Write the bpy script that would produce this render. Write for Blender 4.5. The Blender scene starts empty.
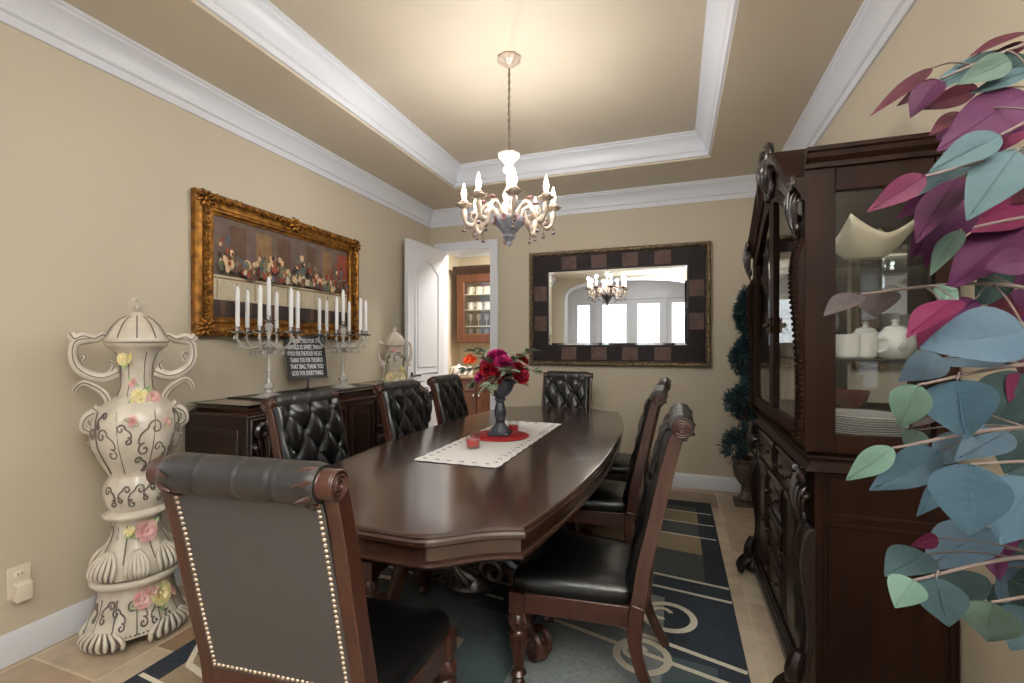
import bpy, math, random
from math import pi, sin, cos, radians as R
from mathutils import Matrix, Vector
random.seed(7)
SC = bpy.context.scene
COL = SC.collection

# ------------------------------------------------------------------ camera
TH = math.atan(163 / 462.0)
cam_d = bpy.data.cameras.new('camera'); cam = bpy.data.objects.new('camera', cam_d); COL.objects.link(cam)
cam.location = (0, 0, 1.30); cam.rotation_euler = (R(90), 0, TH)
cam_d.sensor_width = 36; cam_d.lens = 462 / 1024 * 36; cam_d.shift_y = 4.5 / 1024; cam_d.clip_start = 0.02
SC.camera = cam
# ------------------------------------------------------------------ world, light, exposure
SC.view_settings.view_transform = 'Standard'; SC.view_settings.look = 'None'
SC.view_settings.gamma = 1; SC.view_settings.use_curve_mapping = False
SC.view_settings.exposure = 0.74
SC.cycles.max_bounces = 10; SC.cycles.diffuse_bounces = 5; SC.cycles.glossy_bounces = 5
SC.cycles.transmission_bounces = 8; SC.cycles.transparent_max_bounces = 16
SC.cycles.caustics_reflective = False; SC.cycles.caustics_refractive = False
SC.cycles.sample_clamp_indirect = 4
W = bpy.data.worlds.new('sky'); SC.world = W; W.use_nodes = True
W.node_tree.nodes['Background'].inputs[0].default_value = (.86, .93, 1, 1)
W.node_tree.nodes['Background'].inputs[1].default_value = 0.8

def area(name, loc, direction, sx, sy, power, color=(1, 1, 1)):
    l = bpy.data.lights.new(name, 'AREA'); l.shape = 'RECTANGLE'; l.size = sx; l.size_y = sy
    l.energy = power; l.color = color
    o = bpy.data.objects.new(name, l); COL.objects.link(o); o.location = loc
    o.rotation_euler = Vector(direction).to_track_quat('-Z', 'Y').to_euler()
    return o
area('daylight_french_doors', (-0.85, -4.9, 1.6), (0, 1, 0.05), 3.9, 2.8, 34, (.9, .95, 1))
area('fill_light_right', (1.25, -0.05, 1.75), (-1, 0.45, 0.05), 1.3, 1.5, 5, (.97, .985, 1))  # added fill shining in through the made-up right window, out of view
area('fill_light_left', (-3.0, -0.15, 1.75), (1, 0.5, 0.05), 1.2, 1.5, 3, (.97, .985, 1))  # added fill from the left, behind an invented window
area('ceiling_bounce_fill', (.68, -.68, 1.715), (0, 0, 1), .17, .17, 320, (.84, .92, 1))  # added uplight bounced off the ceiling to brighten the whole room

# ------------------------------------------------------------------ helpers
def lin(c):
    return tuple(((x / 255) / 12.92 if x / 255 <= .04045 else ((x / 255 + .055) / 1.055) ** 2.4) for x in c)

def mat(name, rgb, rough=.5, metal=0, var=0, scale=6, bump=0, bscale=None, coat=0, spec=.5, stretch=None, rgb2=None, trans=0, detail=4):
    m = bpy.data.materials.new(name); m.use_nodes = True; nt = m.node_tree; b = nt.nodes['Principled BSDF']
    c = lin(rgb); b.inputs['Base Color'].default_value = (*c, 1); b.inputs['Roughness'].default_value = rough
    b.inputs['Metallic'].default_value = metal; b.inputs['Coat Weight'].default_value = coat
    b.inputs['Coat Roughness'].default_value = .12; b.inputs['Specular IOR Level'].default_value = spec
    if trans: b.inputs['Transmission Weight'].default_value = trans
    if var or rgb2 or bump:
        tc = nt.nodes.new('ShaderNodeTexCoord'); mp = nt.nodes.new('ShaderNodeMapping')
        nt.links.new(tc.outputs['Object'], mp.inputs[0])
        if stretch: mp.inputs['Scale'].default_value = stretch
        nz = nt.nodes.new('ShaderNodeTexNoise'); nz.inputs['Scale'].default_value = scale; nz.inputs['Detail'].default_value = detail
        nt.links.new(mp.outputs[0], nz.inputs['Vector'])
        if var or rgb2:
            cr = nt.nodes.new('ShaderNodeValToRGB'); cr.color_ramp.elements[0].position = .3; cr.color_ramp.elements[1].position = .7
            lo = tuple(x * (1 - var) for x in c); hi = lin(rgb2) if rgb2 else tuple(min(1, x * (1 + var)) for x in c)
            if rgb2: lo = c
            cr.color_ramp.elements[0].color = (*lo, 1); cr.color_ramp.elements[1].color = (*hi, 1)
            nt.links.new(nz.outputs['Fac'], cr.inputs[0]); nt.links.new(cr.outputs[0], b.inputs['Base Color'])
        if bump:
            n2 = nt.nodes.new('ShaderNodeTexNoise'); n2.inputs['Scale'].default_value = bscale or scale * 4; n2.inputs['Detail'].default_value = 5
            nt.links.new(mp.outputs[0], n2.inputs['Vector'])
            bp = nt.nodes.new('ShaderNodeBump'); bp.inputs['Strength'].default_value = bump; bp.inputs['Distance'].default_value = .01
            nt.links.new(n2.outputs['Fac'], bp.inputs['Height']); nt.links.new(bp.outputs[0], b.inputs['Normal'])
    return m

def emis(name, rgb, s):
    m = bpy.data.materials.new(name); m.use_nodes = True; b = m.node_tree.nodes['Principled BSDF']
    b.inputs['Base Color'].default_value = (*lin(rgb), 1)
    b.inputs['Emission Color'].default_value = (*lin(rgb), 1); b.inputs['Emission Strength'].default_value = s
    return m

def thin_glass(name, tint=(1, 1, 1), refl=.12):
    m = bpy.data.materials.new(name); m.use_nodes = True; nt = m.node_tree; nt.nodes.clear()
    o = nt.nodes.new('ShaderNodeOutputMaterial'); mx = nt.nodes.new('ShaderNodeMixShader')
    t = nt.nodes.new('ShaderNodeBsdfTransparent'); g = nt.nodes.new('ShaderNodeBsdfGlossy'); g.inputs['Roughness'].default_value = .02
    f = nt.nodes.new('ShaderNodeLayerWeight'); f.inputs['Blend'].default_value = .5
    mp = nt.nodes.new('ShaderNodeMath'); mp.operation = 'POWER'; mp.inputs[1].default_value = 5
    nt.links.new(f.outputs['Facing'], mp.inputs[0])
    ma = nt.nodes.new('ShaderNodeMath'); ma.operation = 'MULTIPLY_ADD'; ma.inputs[1].default_value = .95; ma.inputs[2].default_value = refl * .45; ma.use_clamp = True
    nt.links.new(mp.outputs[0], ma.inputs[0]); nt.links.new(ma.outputs[0], mx.inputs[0])
    t.inputs[0].default_value = (*tint, 1)
    nt.links.new(t.outputs[0], mx.inputs[1]); nt.links.new(g.outputs[0], mx.inputs[2]); nt.links.new(mx.outputs[0], o.inputs[0])
    return m

class MB:
    """collects shapes, links them as ONE mesh object"""
    def __init__(s): s.v = []; s.f = []; s.mi = []; s.M = Matrix.Identity(4)
    def add(s, vs, fs, m=0):
        o = len(s.v); s.v += [tuple(s.M @ Vector(v)) for v in vs]
        s.f += [tuple(i + o for i in f) for f in fs]; s.mi += [m] * len(fs); return s
    def box(s, x0, x1, y0, y1, z0, z1, m=0):
        vs = [(x, y, z) for x in (x0, x1) for y in (y0, y1) for z in (z0, z1)]
        return s.add(vs, [(0, 1, 3, 2), (4, 6, 7, 5), (0, 4, 5, 1), (2, 3, 7, 6), (0, 2, 6, 4), (1, 5, 7, 3)], m)
    def cbox(s, c, sz, m=0):
        return s.box(c[0] - sz[0] / 2, c[0] + sz[0] / 2, c[1] - sz[1] / 2, c[1] + sz[1] / 2, c[2] - sz[2] / 2, c[2] + sz[2] / 2, m)
    def lathe(s, prof, n=24, c=(0, 0, 0), m=0, mod=None, sx=1, sy=1, cap=True):
        vs = []; fs = []
        for r, z in prof:
            for i in range(n):
                a = 2 * pi * i / n; k = r * (mod(a, z) if mod else 1)
                vs.append((c[0] + k * cos(a) * sx, c[1] + k * sin(a) * sy, c[2] + z))
        for j in range(len(prof) - 1):
            for i in range(n):
                i2 = (i + 1) % n; fs.append((j * n + i, j * n + i2, (j + 1) * n + i2, (j + 1) * n + i))
        if cap:
            fs.append(tuple(reversed(range(n)))); L = (len(prof) - 1) * n; fs.append(tuple(range(L, L + n)))
        return s.add(vs, fs, m)
    def tube(s, pts, r, n=8, m=0, closed=False, flat=1.0, up=None):
        pts = [Vector(p) for p in pts]; N = len(pts)
        rr = r if isinstance(r, (list, tuple)) else [r] * N
        vs = []; fs = []; prev = None
        for i, p in enumerate(pts):
            a = pts[(i - 1) % N] if (closed or i > 0) else p; b = pts[(i + 1) % N] if (closed or i < N - 1) else p
            t = (b - a); t = t.normalized() if t.length > 1e-9 else Vector((0, 0, 1))
            if up is not None:
                u = Vector(up) - t * Vector(up).dot(t)
                if u.length < 1e-6: u = t.orthogonal()
            elif prev is None: u = t.orthogonal()
            else:
                u = prev - t * prev.dot(t)
                if u.length < 1e-6: u = t.orthogonal()
            u.normalize(); prev = u; w = t.cross(u)
            for k in range(n):
                an = 2 * pi * k / n; vs.append(tuple(p + u * (rr[i] * cos(an) * flat) + w * (rr[i] * sin(an))))
        for j in range(N if closed else N - 1):
            j2 = (j + 1) % N
            for k in range(n):
                k2 = (k + 1) % n; fs.append((j * n + k, j * n + k2, j2 * n + k2, j2 * n + k))
        if not closed:
            fs.append(tuple(reversed(range(n)))); fs.append(tuple(range((N - 1) * n, N * n)))
        return s.add(vs, fs, m)
    def ball(s, c, r, n=12, k=8, m=0):
        if not isinstance(r, (tuple, list)): r = (r, r, r)
        vs = [(c[0], c[1], c[2] - r[2])]; fs = []
        for j in range(1, k):
            b = -pi / 2 + pi * j / k
            for i in range(n):
                a = 2 * pi * i / n; vs.append((c[0] + r[0] * cos(b) * cos(a), c[1] + r[1] * cos(b) * sin(a), c[2] + r[2] * sin(b)))
        vs.append((c[0], c[1], c[2] + r[2])); T = len(vs) - 1
        for i in range(n):
            i2 = (i + 1) % n; fs.append((0, 1 + i2, 1 + i)); fs.append((T, T - n + i, T - n + i2))
            for j in range(k - 2):
                fs.append((1 + j * n + i, 1 + j * n + i2, 1 + (j + 1) * n + i2, 1 + (j + 1) * n + i))
        return s.add(vs, fs, m)
    def prism(s, poly, t0, t1, plane='xy', m=0):
        def P(a, b, t): return {'xy': (a, b, t), 'xz': (a, t, b), 'yz': (t, a, b)}[plane]
        n = len(poly); vs = [P(a, b, t0) for a, b in poly] + [P(a, b, t1) for a, b in poly]
        fs = [tuple(reversed(range(n))), tuple(range(n, 2 * n))] + [(i, (i + 1) % n, n + (i + 1) % n, n + i) for i in range(n)]
        return s.add(vs, fs, m)
    def grid(s, fn, nu, nv, m=0):
        vs = [fn(i / nu, j / nv) for j in range(nv + 1) for i in range(nu + 1)]
        fs = [(j * (nu + 1) + i, j * (nu + 1) + i + 1, (j + 1) * (nu + 1) + i + 1, (j + 1) * (nu + 1) + i) for j in range(nv) for i in range(nu)]
        return s.add(vs, fs, m)
    def frame(s, a0, a1, b0, b1, prof, plane='yz', t=0, sgn=1, m=0):
        """mitred picture frame: prof = (inset, height) open list; plane coords a,b ; heights along plane normal"""
        def P(a, b, h):
            return {'xy': (a, b, t + sgn * h), 'xz': (a, t + sgn * h, b), 'yz': (t + sgn * h, a, b)}[plane]
        vs = []; n = len(prof)
        for (sa, sb) in ((0, 0), (1, 0), (1, 1), (0, 1)):
            for i, h in prof:
                vs.append(P(a1 - i if sa else a0 + i, b1 - i if sb else b0 + i, h))
        fs = []
        for k in range(4):
            k2 = (k + 1) % 4
            for j in range(n):
                j2 = (j + 1) % n; fs.append((k * n + j, k2 * n + j, k2 * n + j2, k * n + j2))
        return s.add(vs, fs, m)
    def build(s, name, mats, parent=None, smooth=True, bevel=0, ang=40, seg=2):
        me = bpy.data.meshes.new(name); me.from_pydata(s.v, [], s.f)
        if not isinstance(mats, (list, tuple)): mats = [mats]
        for q in mats: me.materials.append(q)
        me.polygons.foreach_set('material_index', s.mi)
        import bmesh
        bm = bmesh.new(); bm.from_mesh(me); bmesh.ops.recalc_face_normals(bm, faces=bm.faces); bm.to_mesh(me); bm.free()
        if smooth:
            me.polygons.foreach_set('use_smooth', [True] * len(me.polygons)); me.set_sharp_from_angle(angle=R(ang))
        me.update()
        o = bpy.data.objects.new(name, me); COL.objects.link(o)
        if parent: o.parent = parent
        if bevel:
            b = o.modifiers.new('bevel', 'BEVEL'); b.width = bevel; b.segments = seg; b.limit_method = 'ANGLE'; b.angle_limit = R(35)
        return o

def tag(o, label, cat, group=None, kind=None):
    o['label'] = label; o['category'] = cat
    if group: o['group'] = group
    if kind: o['kind'] = kind
    return o
def thing(name, label, cat, loc=(0, 0, 0), rz=0, group=None):
    o = bpy.data.objects.new(name, None); COL.objects.link(o); o.location = loc; o.rotation_euler = (0, 0, rz)
    o.empty_display_size = .1
    return tag(o, label, cat, group)
def struct(o):
    o['kind'] = 'structure'; return o
def dup(root, loc, rz, label, group=None):
    r = root.copy(); COL.objects.link(r); r.location = loc; r.rotation_euler = (0, 0, rz); r['label'] = label
    if group: r['group'] = group
    for ch in list(root.children):
        c = ch.copy(); COL.objects.link(c); c.parent = r
        for g in list(ch.children):
            d = g.copy(); COL.objects.link(d); d.parent = c
    return r
def spiral(cx, cy, r0, r1, a0, a1, n=16):
    return [(cx + (r0 + (r1 - r0) * i / n) * cos(a0 + (a1 - a0) * i / n), cy + (r0 + (r1 - r0) * i / n) * sin(a0 + (a1 - a0) * i / n)) for i in range(n + 1)]
def smoothpath(p, n=6):
    """catmull-rom through points of any dimension"""
    p = [Vector(q) for q in p]; out = []
    for i in range(len(p) - 1):
        a = p[max(i - 1, 0)]; b = p[i]; c = p[i + 1]; d = p[min(i + 2, len(p) - 1)]
        for k in range(n):
            t = k / n
            out.append(.5 * ((2 * b) + (c - a) * t + (2 * a - 5 * b + 4 * c - d) * t * t + (3 * b - a - 3 * c + d) * t ** 3))
    out.append(p[-1]); return out
def taper(a, b, n): return [a + (b - a) * i / (n - 1) for i in range(n)]
def ordinal(i, n, side='left'):
    names = ['leftmost', 'second from left', 'third from left', 'fourth from left', 'fifth from left', 'sixth from left', 'seventh from left', 'eighth from left']
    return 'rightmost' if i == n - 1 else names[i]
def ray_point(u, v, d):
    """a point at depth d on the line of sight through a photo pixel (used to read positions off the photo)"""
    t = (u - 512) / 462; w = (346 - v) / 462; c, s_ = cos(TH), sin(TH)
    return Vector(((-s_ + t * c) * d, (c + t * s_) * d, 1.3 + w * d))

# ------------------------------------------------------------------ materials
M = {}
M['wall'] = mat('wall_paint', (197, 186, 166), .62, var=.035, scale=1.3, bump=.08, bscale=9)
M['soffit'] = mat('ceiling_paint', (205, 193, 172), .55, var=.03, scale=1.1, bump=.05, bscale=8)
M['trim'] = mat('white_trim', (224, 227, 234), .38, bump=.02, bscale=30)
M['door'] = mat('white_door', (222, 224, 230), .4)
M['base'] = mat('baseboard_paint', (222, 225, 232), .4)
M['wood'] = mat('dark_walnut', (32, 18, 14), .32, var=.35, scale=5, stretch=(6, 6, .7), coat=.35)
M['woodh'] = mat('dark_walnut_carved', (30, 18, 15), .28, var=.3, scale=14, bump=.15, bscale=40, coat=.3)
M['chairwood'] = mat('mahogany_chair', (60, 31, 21), .34, var=.3, scale=7, stretch=(8, 8, .8), coat=.3)
M['table'] = mat('table_veneer', (50, 31, 24), .2, var=.18, scale=4, stretch=(5, .6, 5), coat=.5)
M['cab'] = mat('cabinet_wood', (34, 18, 11), .5, var=.28, scale=4, stretch=(5, 5, .6), spec=.08)
M['leather'] = mat('black_leather', (7, 7, 8), .30, bump=.1, bscale=90, spec=.55)
M['sheenleather'] = mat('black_leather_back_sheen', (66, 65, 65), .42, bump=.08, bscale=120, spec=.6, var=.04, scale=3)  # black leather; its grey reflected sheen is put into the base colour
M['rollleather'] = mat('roll_leather', (38, 36, 36), .36, bump=.08, bscale=120, spec=.6)  # black leather lightened, sheen on the roll put into the colour
M['seatdark'] = mat('black_leather_seat', (8, 8, 9), .32, bump=.1, bscale=90, spec=.55)
M['nail'] = mat('brass_nail', (214, 196, 176), .25, metal=.9)
M['ceramic'] = mat('cream_porcelain', (188, 178, 162), .24, rgb2=(218, 210, 198), scale=9, coat=.3)
M['cgrey'] = mat('grey_porcelain_line', (104, 94, 86), .35)
M['cgold'] = mat('porcelain_gold', (206, 188, 150), .3)  # pale gold glaze for flowers at the small urn's base
M['pink'] = mat('porcelain_pink', (196, 128, 132), .35, rgb2=(226, 190, 186), scale=30)
M['yellow'] = mat('porcelain_yellow', (216, 196, 118), .35, rgb2=(232, 224, 186), scale=30)
M['cgreen'] = mat('porcelain_leaf', (110, 140, 92), .35, rgb2=(170, 186, 130), scale=25)
M['gold'] = mat('antique_gold', (176, 122, 50), .38, metal=.75, rgb2=(96, 60, 26), scale=22, bump=.5, bscale=55)
M['bronze'] = mat('antique_bronze', (150, 130, 98), .34, metal=.6, rgb2=(66, 54, 44), scale=40, bump=.4, bscale=90)
M['tile_dark'] = mat('mirror_tile_dark', (30, 19, 20), .6, var=.3, scale=20, spec=.25)
M['tile_light'] = mat('mirror_tile_light', (90, 70, 64), .6, var=.25, scale=18, spec=.25)
M['mirror'] = mat('mirror_glass', (238, 240, 240), .0, metal=1)
M['glass'] = thin_glass('clear_glass', (.95, .96, .96), .16)
M['cabglass'] = thin_glass('cabinet_glass', (.95, .96, .96), .10)
M['shelfglass'] = thin_glass('shelf_glass', (.85, .9, .88), .15)
M['white'] = mat('white_china', (232, 232, 230), .2, coat=.3)
M['cream'] = mat('cream_china', (232, 222, 200), .25, coat=.2)
M['wax'] = mat('white_wax', (240, 240, 244), .4)
M['crystal'] = mat('crystal', (252, 250, 246), .05, trans=.6)
M['silver'] = mat('silver', (214, 214, 218), .18, metal=1)
M['black'] = mat('black_plastic', (20, 21, 24), .4)
M['boardface'] = mat('black_letter_board', (24, 27, 34), .6)
M['letter'] = mat('white_letters', (226, 228, 232), .5)
M['red'] = mat('red_felt', (146, 18, 24), .8, var=.15, scale=40)
M['redglass'] = mat('dark_red_glass', (120, 20, 24), .15)
M['redwax'] = mat('red_wax', (186, 36, 38), .35)
M['cloth'] = mat('white_linen', (226, 224, 224), .85, bump=.15, bscale=140)
M['stitch'] = mat('grey_embroidery', (164, 160, 168), .8)
M['slate'] = mat('slate_urn', (54, 58, 68), .42, var=.3, scale=18)
M['petal_red'] = mat('petal_red', (184, 16, 44), .6, rgb2=(128, 8, 30), scale=40)
M['petal_mag'] = mat('petal_magenta', (190, 30, 110), .6, rgb2=(140, 16, 84), scale=40)
M['fern'] = mat('bouquet_leaf', (92, 110, 88), .55, rgb2=(150, 156, 132), scale=25)
M['topi'] = mat('topiary_green', (32, 56, 58), .6, rgb2=(62, 92, 98), scale=18)
M['stone'] = mat('bronze_urn', (92, 82, 70), .5, rgb2=(58, 50, 44), scale=14)
M['gfurn'] = mat('pantry_wood', (98, 56, 34), .35, var=.25, scale=4, stretch=(5, 5, .6), coat=.2)
M['darkw'] = mat('pantry_crown', (58, 36, 26), .35, var=.2, scale=6)
M['cream_wall'] = mat('pantry_wall', (214, 202, 178), .6)
M['bulb'] = emis('bulb_glow', (255, 240, 214), 7)
M['porc'] = mat('chandelier_porcelain', (196, 180, 158), .25, rgb2=(164, 146, 136), scale=34, coat=.3)
M['porcpink'] = mat('chandelier_flower', (198, 160, 152), .35, rgb2=(150, 130, 150), scale=40)
M['porcblue'] = mat('chandelier_blue', (120, 130, 152), .3, rgb2=(176, 176, 182), scale=40, coat=.3)
M['drop'] = mat('dark_crystal', (96, 70, 76), .1, spec=.8, coat=.4)
M['chain'] = mat('aged_metal', (120, 108, 92), .4, metal=.7)
M['ivory'] = mat('ivory_plastic', (226, 216, 196), .35)
M['iron'] = mat('grey_iron', (150, 152, 154), .5)
M['brass'] = mat('dark_brass', (62, 50, 40), .35, metal=.8)

def floor_mat():
    m = bpy.data.materials.new('travertine_tile'); m.use_nodes = True; nt = m.node_tree; b = nt.nodes['Principled BSDF']
    tc = nt.nodes.new('ShaderNodeTexCoord'); mp = nt.nodes.new('ShaderNodeMapping'); mp.inputs['Rotation'].default_value = (0, 0, R(90))
    mp.inputs['Location'].default_value = (.13, .07, 0)
    br = nt.nodes.new('ShaderNodeTexBrick'); br.inputs['Scale'].default_value = 1; br.inputs['Brick Width'].default_value = .62; br.inputs['Row Height'].default_value = .41
    br.inputs['Mortar Size'].default_value = .006; br.inputs['Mortar Smooth'].default_value = .2; br.inputs['Bias'].default_value = -.05; br.offset = .5; br.squash = .66; br.squash_frequency = 2
    br.inputs['Color1'].default_value = (*lin((214, 201, 182)), 1); br.inputs['Color2'].default_value = (*lin((132, 102, 76)), 1); br.inputs['Mortar'].default_value = (*lin((206, 194, 174)), 1)
    nz = nt.nodes.new('ShaderNodeTexNoise'); nz.inputs['Scale'].default_value = 7; nz.inputs['Detail'].default_value = 8; nz.inputs['Roughness'].default_value = .65
    cr = nt.nodes.new('ShaderNodeValToRGB'); cr.color_ramp.elements[0].position = .3; cr.color_ramp.elements[0].color = (.68, .64, .58, 1); cr.color_ramp.elements[1].position = .72; cr.color_ramp.elements[1].color = (1.1, 1.08, 1.05, 1)
    mx = nt.nodes.new('ShaderNodeMixRGB'); mx.blend_type = 'MULTIPLY'; mx.inputs[0].default_value = .85
    nt.links.new(tc.outputs['Object'], mp.inputs[0]); nt.links.new(mp.outputs[0], br.inputs['Vector']); nt.links.new(tc.outputs['Object'], nz.inputs['Vector'])
    nt.links.new(nz.outputs['Fac'], cr.inputs[0]); nt.links.new(br.outputs['Color'], mx.inputs[1]); nt.links.new(cr.outputs[0], mx.inputs[2])
    nt.links.new(mx.outputs[0], b.inputs['Base Color']); b.inputs['Roughness'].default_value = .38
    bp = nt.nodes.new('ShaderNodeBump'); bp.inputs['Strength'].default_value = .3; bp.inputs['Distance'].default_value = .004; bp.invert = True
    nt.links.new(br.outputs['Fac'], bp.inputs['Height']); nt.links.new(bp.outputs[0], b.inputs['Normal'])
    return m
M['floor'] = floor_mat()

# ------------------------------------------------------------------ the room
XL, XR, YB, YF = -2.57, 0.866, 4.54, -0.90      # left, right, back and front (arch) walls
ZC, ZT = 2.775, 2.955                            # soffit and tray ceiling
TX0, TX1, TY0, TY1 = -1.95, 0.26, -0.25, 3.92    # tray opening
FY = -4.3                                        # foyer end wall
floor = struct(MB().box(-4.6, 2.9, -7.5, 6.3, -.06, 0).build('floor', M['floor'], smooth=False))

def wall_with_holes(name, axis, pos, thick, a0, a1, z0, z1, holes, m):
    """axis 'x': wall plane x = pos (runs along y); holes = (a0,a1,z0,z1)"""
    mb = MB()
    cuts = sorted(set([a0, a1] + [h[0] for h in holes] + [h[1] for h in holes]))
    for i in range(len(cuts) - 1):
        c0, c1 = cuts[i], cuts[i + 1]; zz = [(z0, z1)]
        for h in holes:
            if h[0] <= c0 + 1e-6 and h[1] >= c1 - 1e-6:
                nz = []
                for (q0, q1) in zz:
                    if h[2] > q0: nz.append((q0, min(h[2], q1)))
                    if h[3] < q1: nz.append((max(h[3], q0), q1))
                zz = nz
        for (q0, q1) in zz:
            if axis == 'x': mb.box(min(pos, pos + thick), max(pos, pos + thick), c0, c1, q0, q1)
            else: mb.box(c0, c1, min(pos, pos + thick), max(pos, pos + thick), q0, q1)
    return struct(mb.build(name, m, smooth=False))
DX0, DX1, DZ = -2.43, -1.83, 2.345                # pantry doorway
wall_with_holes('wall_left', 'x', XL, -.14, YF - .15, YB + .14, 0, 3.1, [(-.70, .40, .95, 2.45)], M['wall'])
wall_with_holes('wall_right', 'x', XR, .14, YF - .15, YB + .14, 0, 3.1, [(-.70, .60, .95, 2.45)], M['wall'])
wall_with_holes('wall_back', 'y', YB, .14, XL, XR, 0, 3.1, [(DX0, DX1, 0, DZ)], M['wall'])
# unseen windows added beside the camera to admit fill light
def window(n, x, thick, y0, y1, z0, z1):
    mb = MB(); c = x + thick / 2
    for q in ((y0, y0 + .06, z0, z1), (y1 - .06, y1, z0, z1), (y0 + .06, y1 - .06, z0, z0 + .06), (y0 + .06, y1 - .06, z1 - .06, z1), ((y0 + y1) / 2 - .015, (y0 + y1) / 2 + .015, z0 + .06, z1 - .06)):
        mb.box(c - .03, c + .03, *q)
    struct(mb.build('window_%d' % n, M['trim'], smooth=False))
window(1, XL, -.14, -.70, .40, .95, 2.45); window(2, XR, .14, -.70, .60, .95, 2.45)
# soffit ring and tray
mb = MB()
mb.box(XL, XR, YF, TY0, ZC, ZC + .05); mb.box(XL, XR, TY1, YB, ZC, ZC + .05)
mb.box(XL, TX0, TY0, TY1, ZC, ZC + .05); mb.box(TX1, XR, TY0, TY1, ZC, ZC + .05)
for q in ((TX0 - .03, TX0, TY0 - .03, TY1 + .03), (TX1, TX1 + .03, TY0 - .03, TY1 + .03), (TX0, TX1, TY0 - .03, TY0), (TX0, TX1, TY1, TY1 + .03)):
    mb.box(q[0], q[1], q[2], q[3], ZC + .05, ZT)
mb.box(TX0 - .05, TX1 + .05, TY0 - .05, TY1 + .05, ZT, ZT + .05)
struct(mb.build('ceiling', M['soffit'], smooth=False))

CROWN = [(0, -.165), (.012, -.165), (.016, -.150), (.016, -.128), (.030, -.120), (.032, -.108), (.036, -.100), (.046, -.075), (.064, -.05), (.082, -.036), (.092, -.03), (.092, -.018), (.105, -.012), (.105, 0), (0, 0)]
TRAYC = [(0, -.165), (.016, -.165), (.022, -.150), (.022, -.135), (.036, -.126), (.038, -.114), (.042, -.105), (.052, -.08), (.070, -.054), (.088, -.04), (.1, -.032), (.1, -.018), (.115, -.012), (.115, 0), (0, 0)]
def trim(name, p0, p1, nrm, prof, z, m, m0=1, m1=1):
    """straight moulding from p0 to p1 along a wall; nrm points into the room; mitred at the ends by m0/m1"""
    p0 = Vector(p0); p1 = Vector(p1); d = (p1 - p0).normalized(); nrm = Vector(nrm)
    vs = []
    for e, s_ in ((p0, m0), (p1, -m1)):
        for (o, h) in prof:
            q = e + nrm * o + d * (o * s_); vs.append((q.x, q.y, z + h))
    n = len(prof); fs = [(j, (j + 1) % n, n + (j + 1) % n, n + j) for j in range(n)] + [tuple(range(n)), tuple(reversed(range(n, 2 * n)))]
    mb = MB(); mb.add(vs, fs); return struct(mb.build(name, m, ang=25))
trim('trim_1', (XL, YF), (XL, YB), (1, 0), CROWN, ZC, M['trim'], 0, 1)
trim('trim_2', (XL, YB), (XR, YB), (0, -1), CROWN, ZC, M['trim'])
trim('trim_3', (XR, YF), (XR, YB), (-1, 0), CROWN, ZC, M['trim'], 0, 1)
trim('trim_4', (TX0, TY0), (TX0, TY1), (1, 0), TRAYC, ZT, M['trim'])
trim('trim_5', (TX0, TY1), (TX1, TY1), (0, -1), TRAYC, ZT, M['trim'])
trim('trim_6', (TX1, TY0), (TX1, TY1), (-1, 0), TRAYC, ZT, M['trim'])
trim('trim_7', (TX0, TY0), (TX1, TY0), (0, 1), TRAYC, ZT, M['trim'])
BASEP = [(0, 0), (.016, 0), (.016, .105), (.011, .118), (.006, .128), (0, .128)]
trim('baseboard_left', (XL, YF), (XL, YB), (1, 0), BASEP, 0, M['base'], 0, 1)
trim('baseboard_back', (DX1 + .08, YB), (XR, YB), (0, -1), BASEP, 0, M['base'], 0, 1)
trim('baseboard_right', (XR, YF), (XR, YB), (-1, 0), BASEP, 0, M['base'], 0, 1)
# doorway casing
mb = MB()
mb.box(DX1 - .012, DX1 + .075, YB - .02, YB, 0, DZ + .08); mb.box(DX0 - .075, DX0 + .012, YB - .02, YB, 0, DZ + .08)
mb.box(DX0 - .075, DX1 + .075, YB - .022, YB, DZ - .012, DZ + .08)
mb.box(DX1 - .012, DX1 + .0, YB, YB + .15, 0, DZ); mb.box(DX0, DX0 + .012, YB, YB + .15, 0, DZ); mb.box(DX0, DX1, YB, YB + .15, DZ - .012, DZ)
struct(mb.build('trim_8', M['trim'], smooth=False, bevel=.004))
# door leaf, open towards the left wall
def door_leaf():
    w, h, t = .66, 2.335, .04
    mb = MB(); mb.box(0, w, -t / 2, t / 2, 0, h)
    def arched(x0, x1, z0, z1, rise):
        pts = [(x0, z0), (x1, z0), (x1, z1 - rise)]
        for i in range(1, 12):
            a = i / 12; s_ = 1 - a
            pts.append((x1 + (x0 - x1) * a, z1 - rise + rise * sin(pi * a) ** 1.3))
        pts.append((x0, z1 - rise)); return pts
    for side in (-1, 1):
        for (x0, x1, z0, z1, rise) in ((.12, .54, 1.02, 2.17, .12), (.12, .54, .16, .88, .0)):
            pts = arched(x0, x1, z0, z1, rise) if rise else [(x0, z0), (x1, z0), (x1, z1), (x0, z1)]
            mb.tube([(x, side * t / 2, z) for x, z in pts], .011, 8, closed=True)
            cx = (x0 + x1) / 2; cz = (z0 + z1) / 2
            inner = [(cx + (x - cx) * .80, cz + (z - cz) * .9) for x, z in pts]
            mb.prism(inner, side * t / 2 - .004, side * t / 2 + .006 * side, 'xz')
    o = mb.build('door_1', M['door'], bevel=.002); struct(o)
    k = MB()
    for side in (-1, 1):
        k.M = Matrix.Translation((.60, side * .022, 1.0)); k.lathe([(.026, 0), (.026, .006), (.01, .01), (.01, .035)], 14)
        k.M = Matrix.Translation((.60, side * .05, 1.0)); k.tube([(0, 0, 0), (-.05, 0, .003), (-.11, 0, 0)], .008)
    k.build('door_handle', M['brass'], o)
    return o
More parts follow.
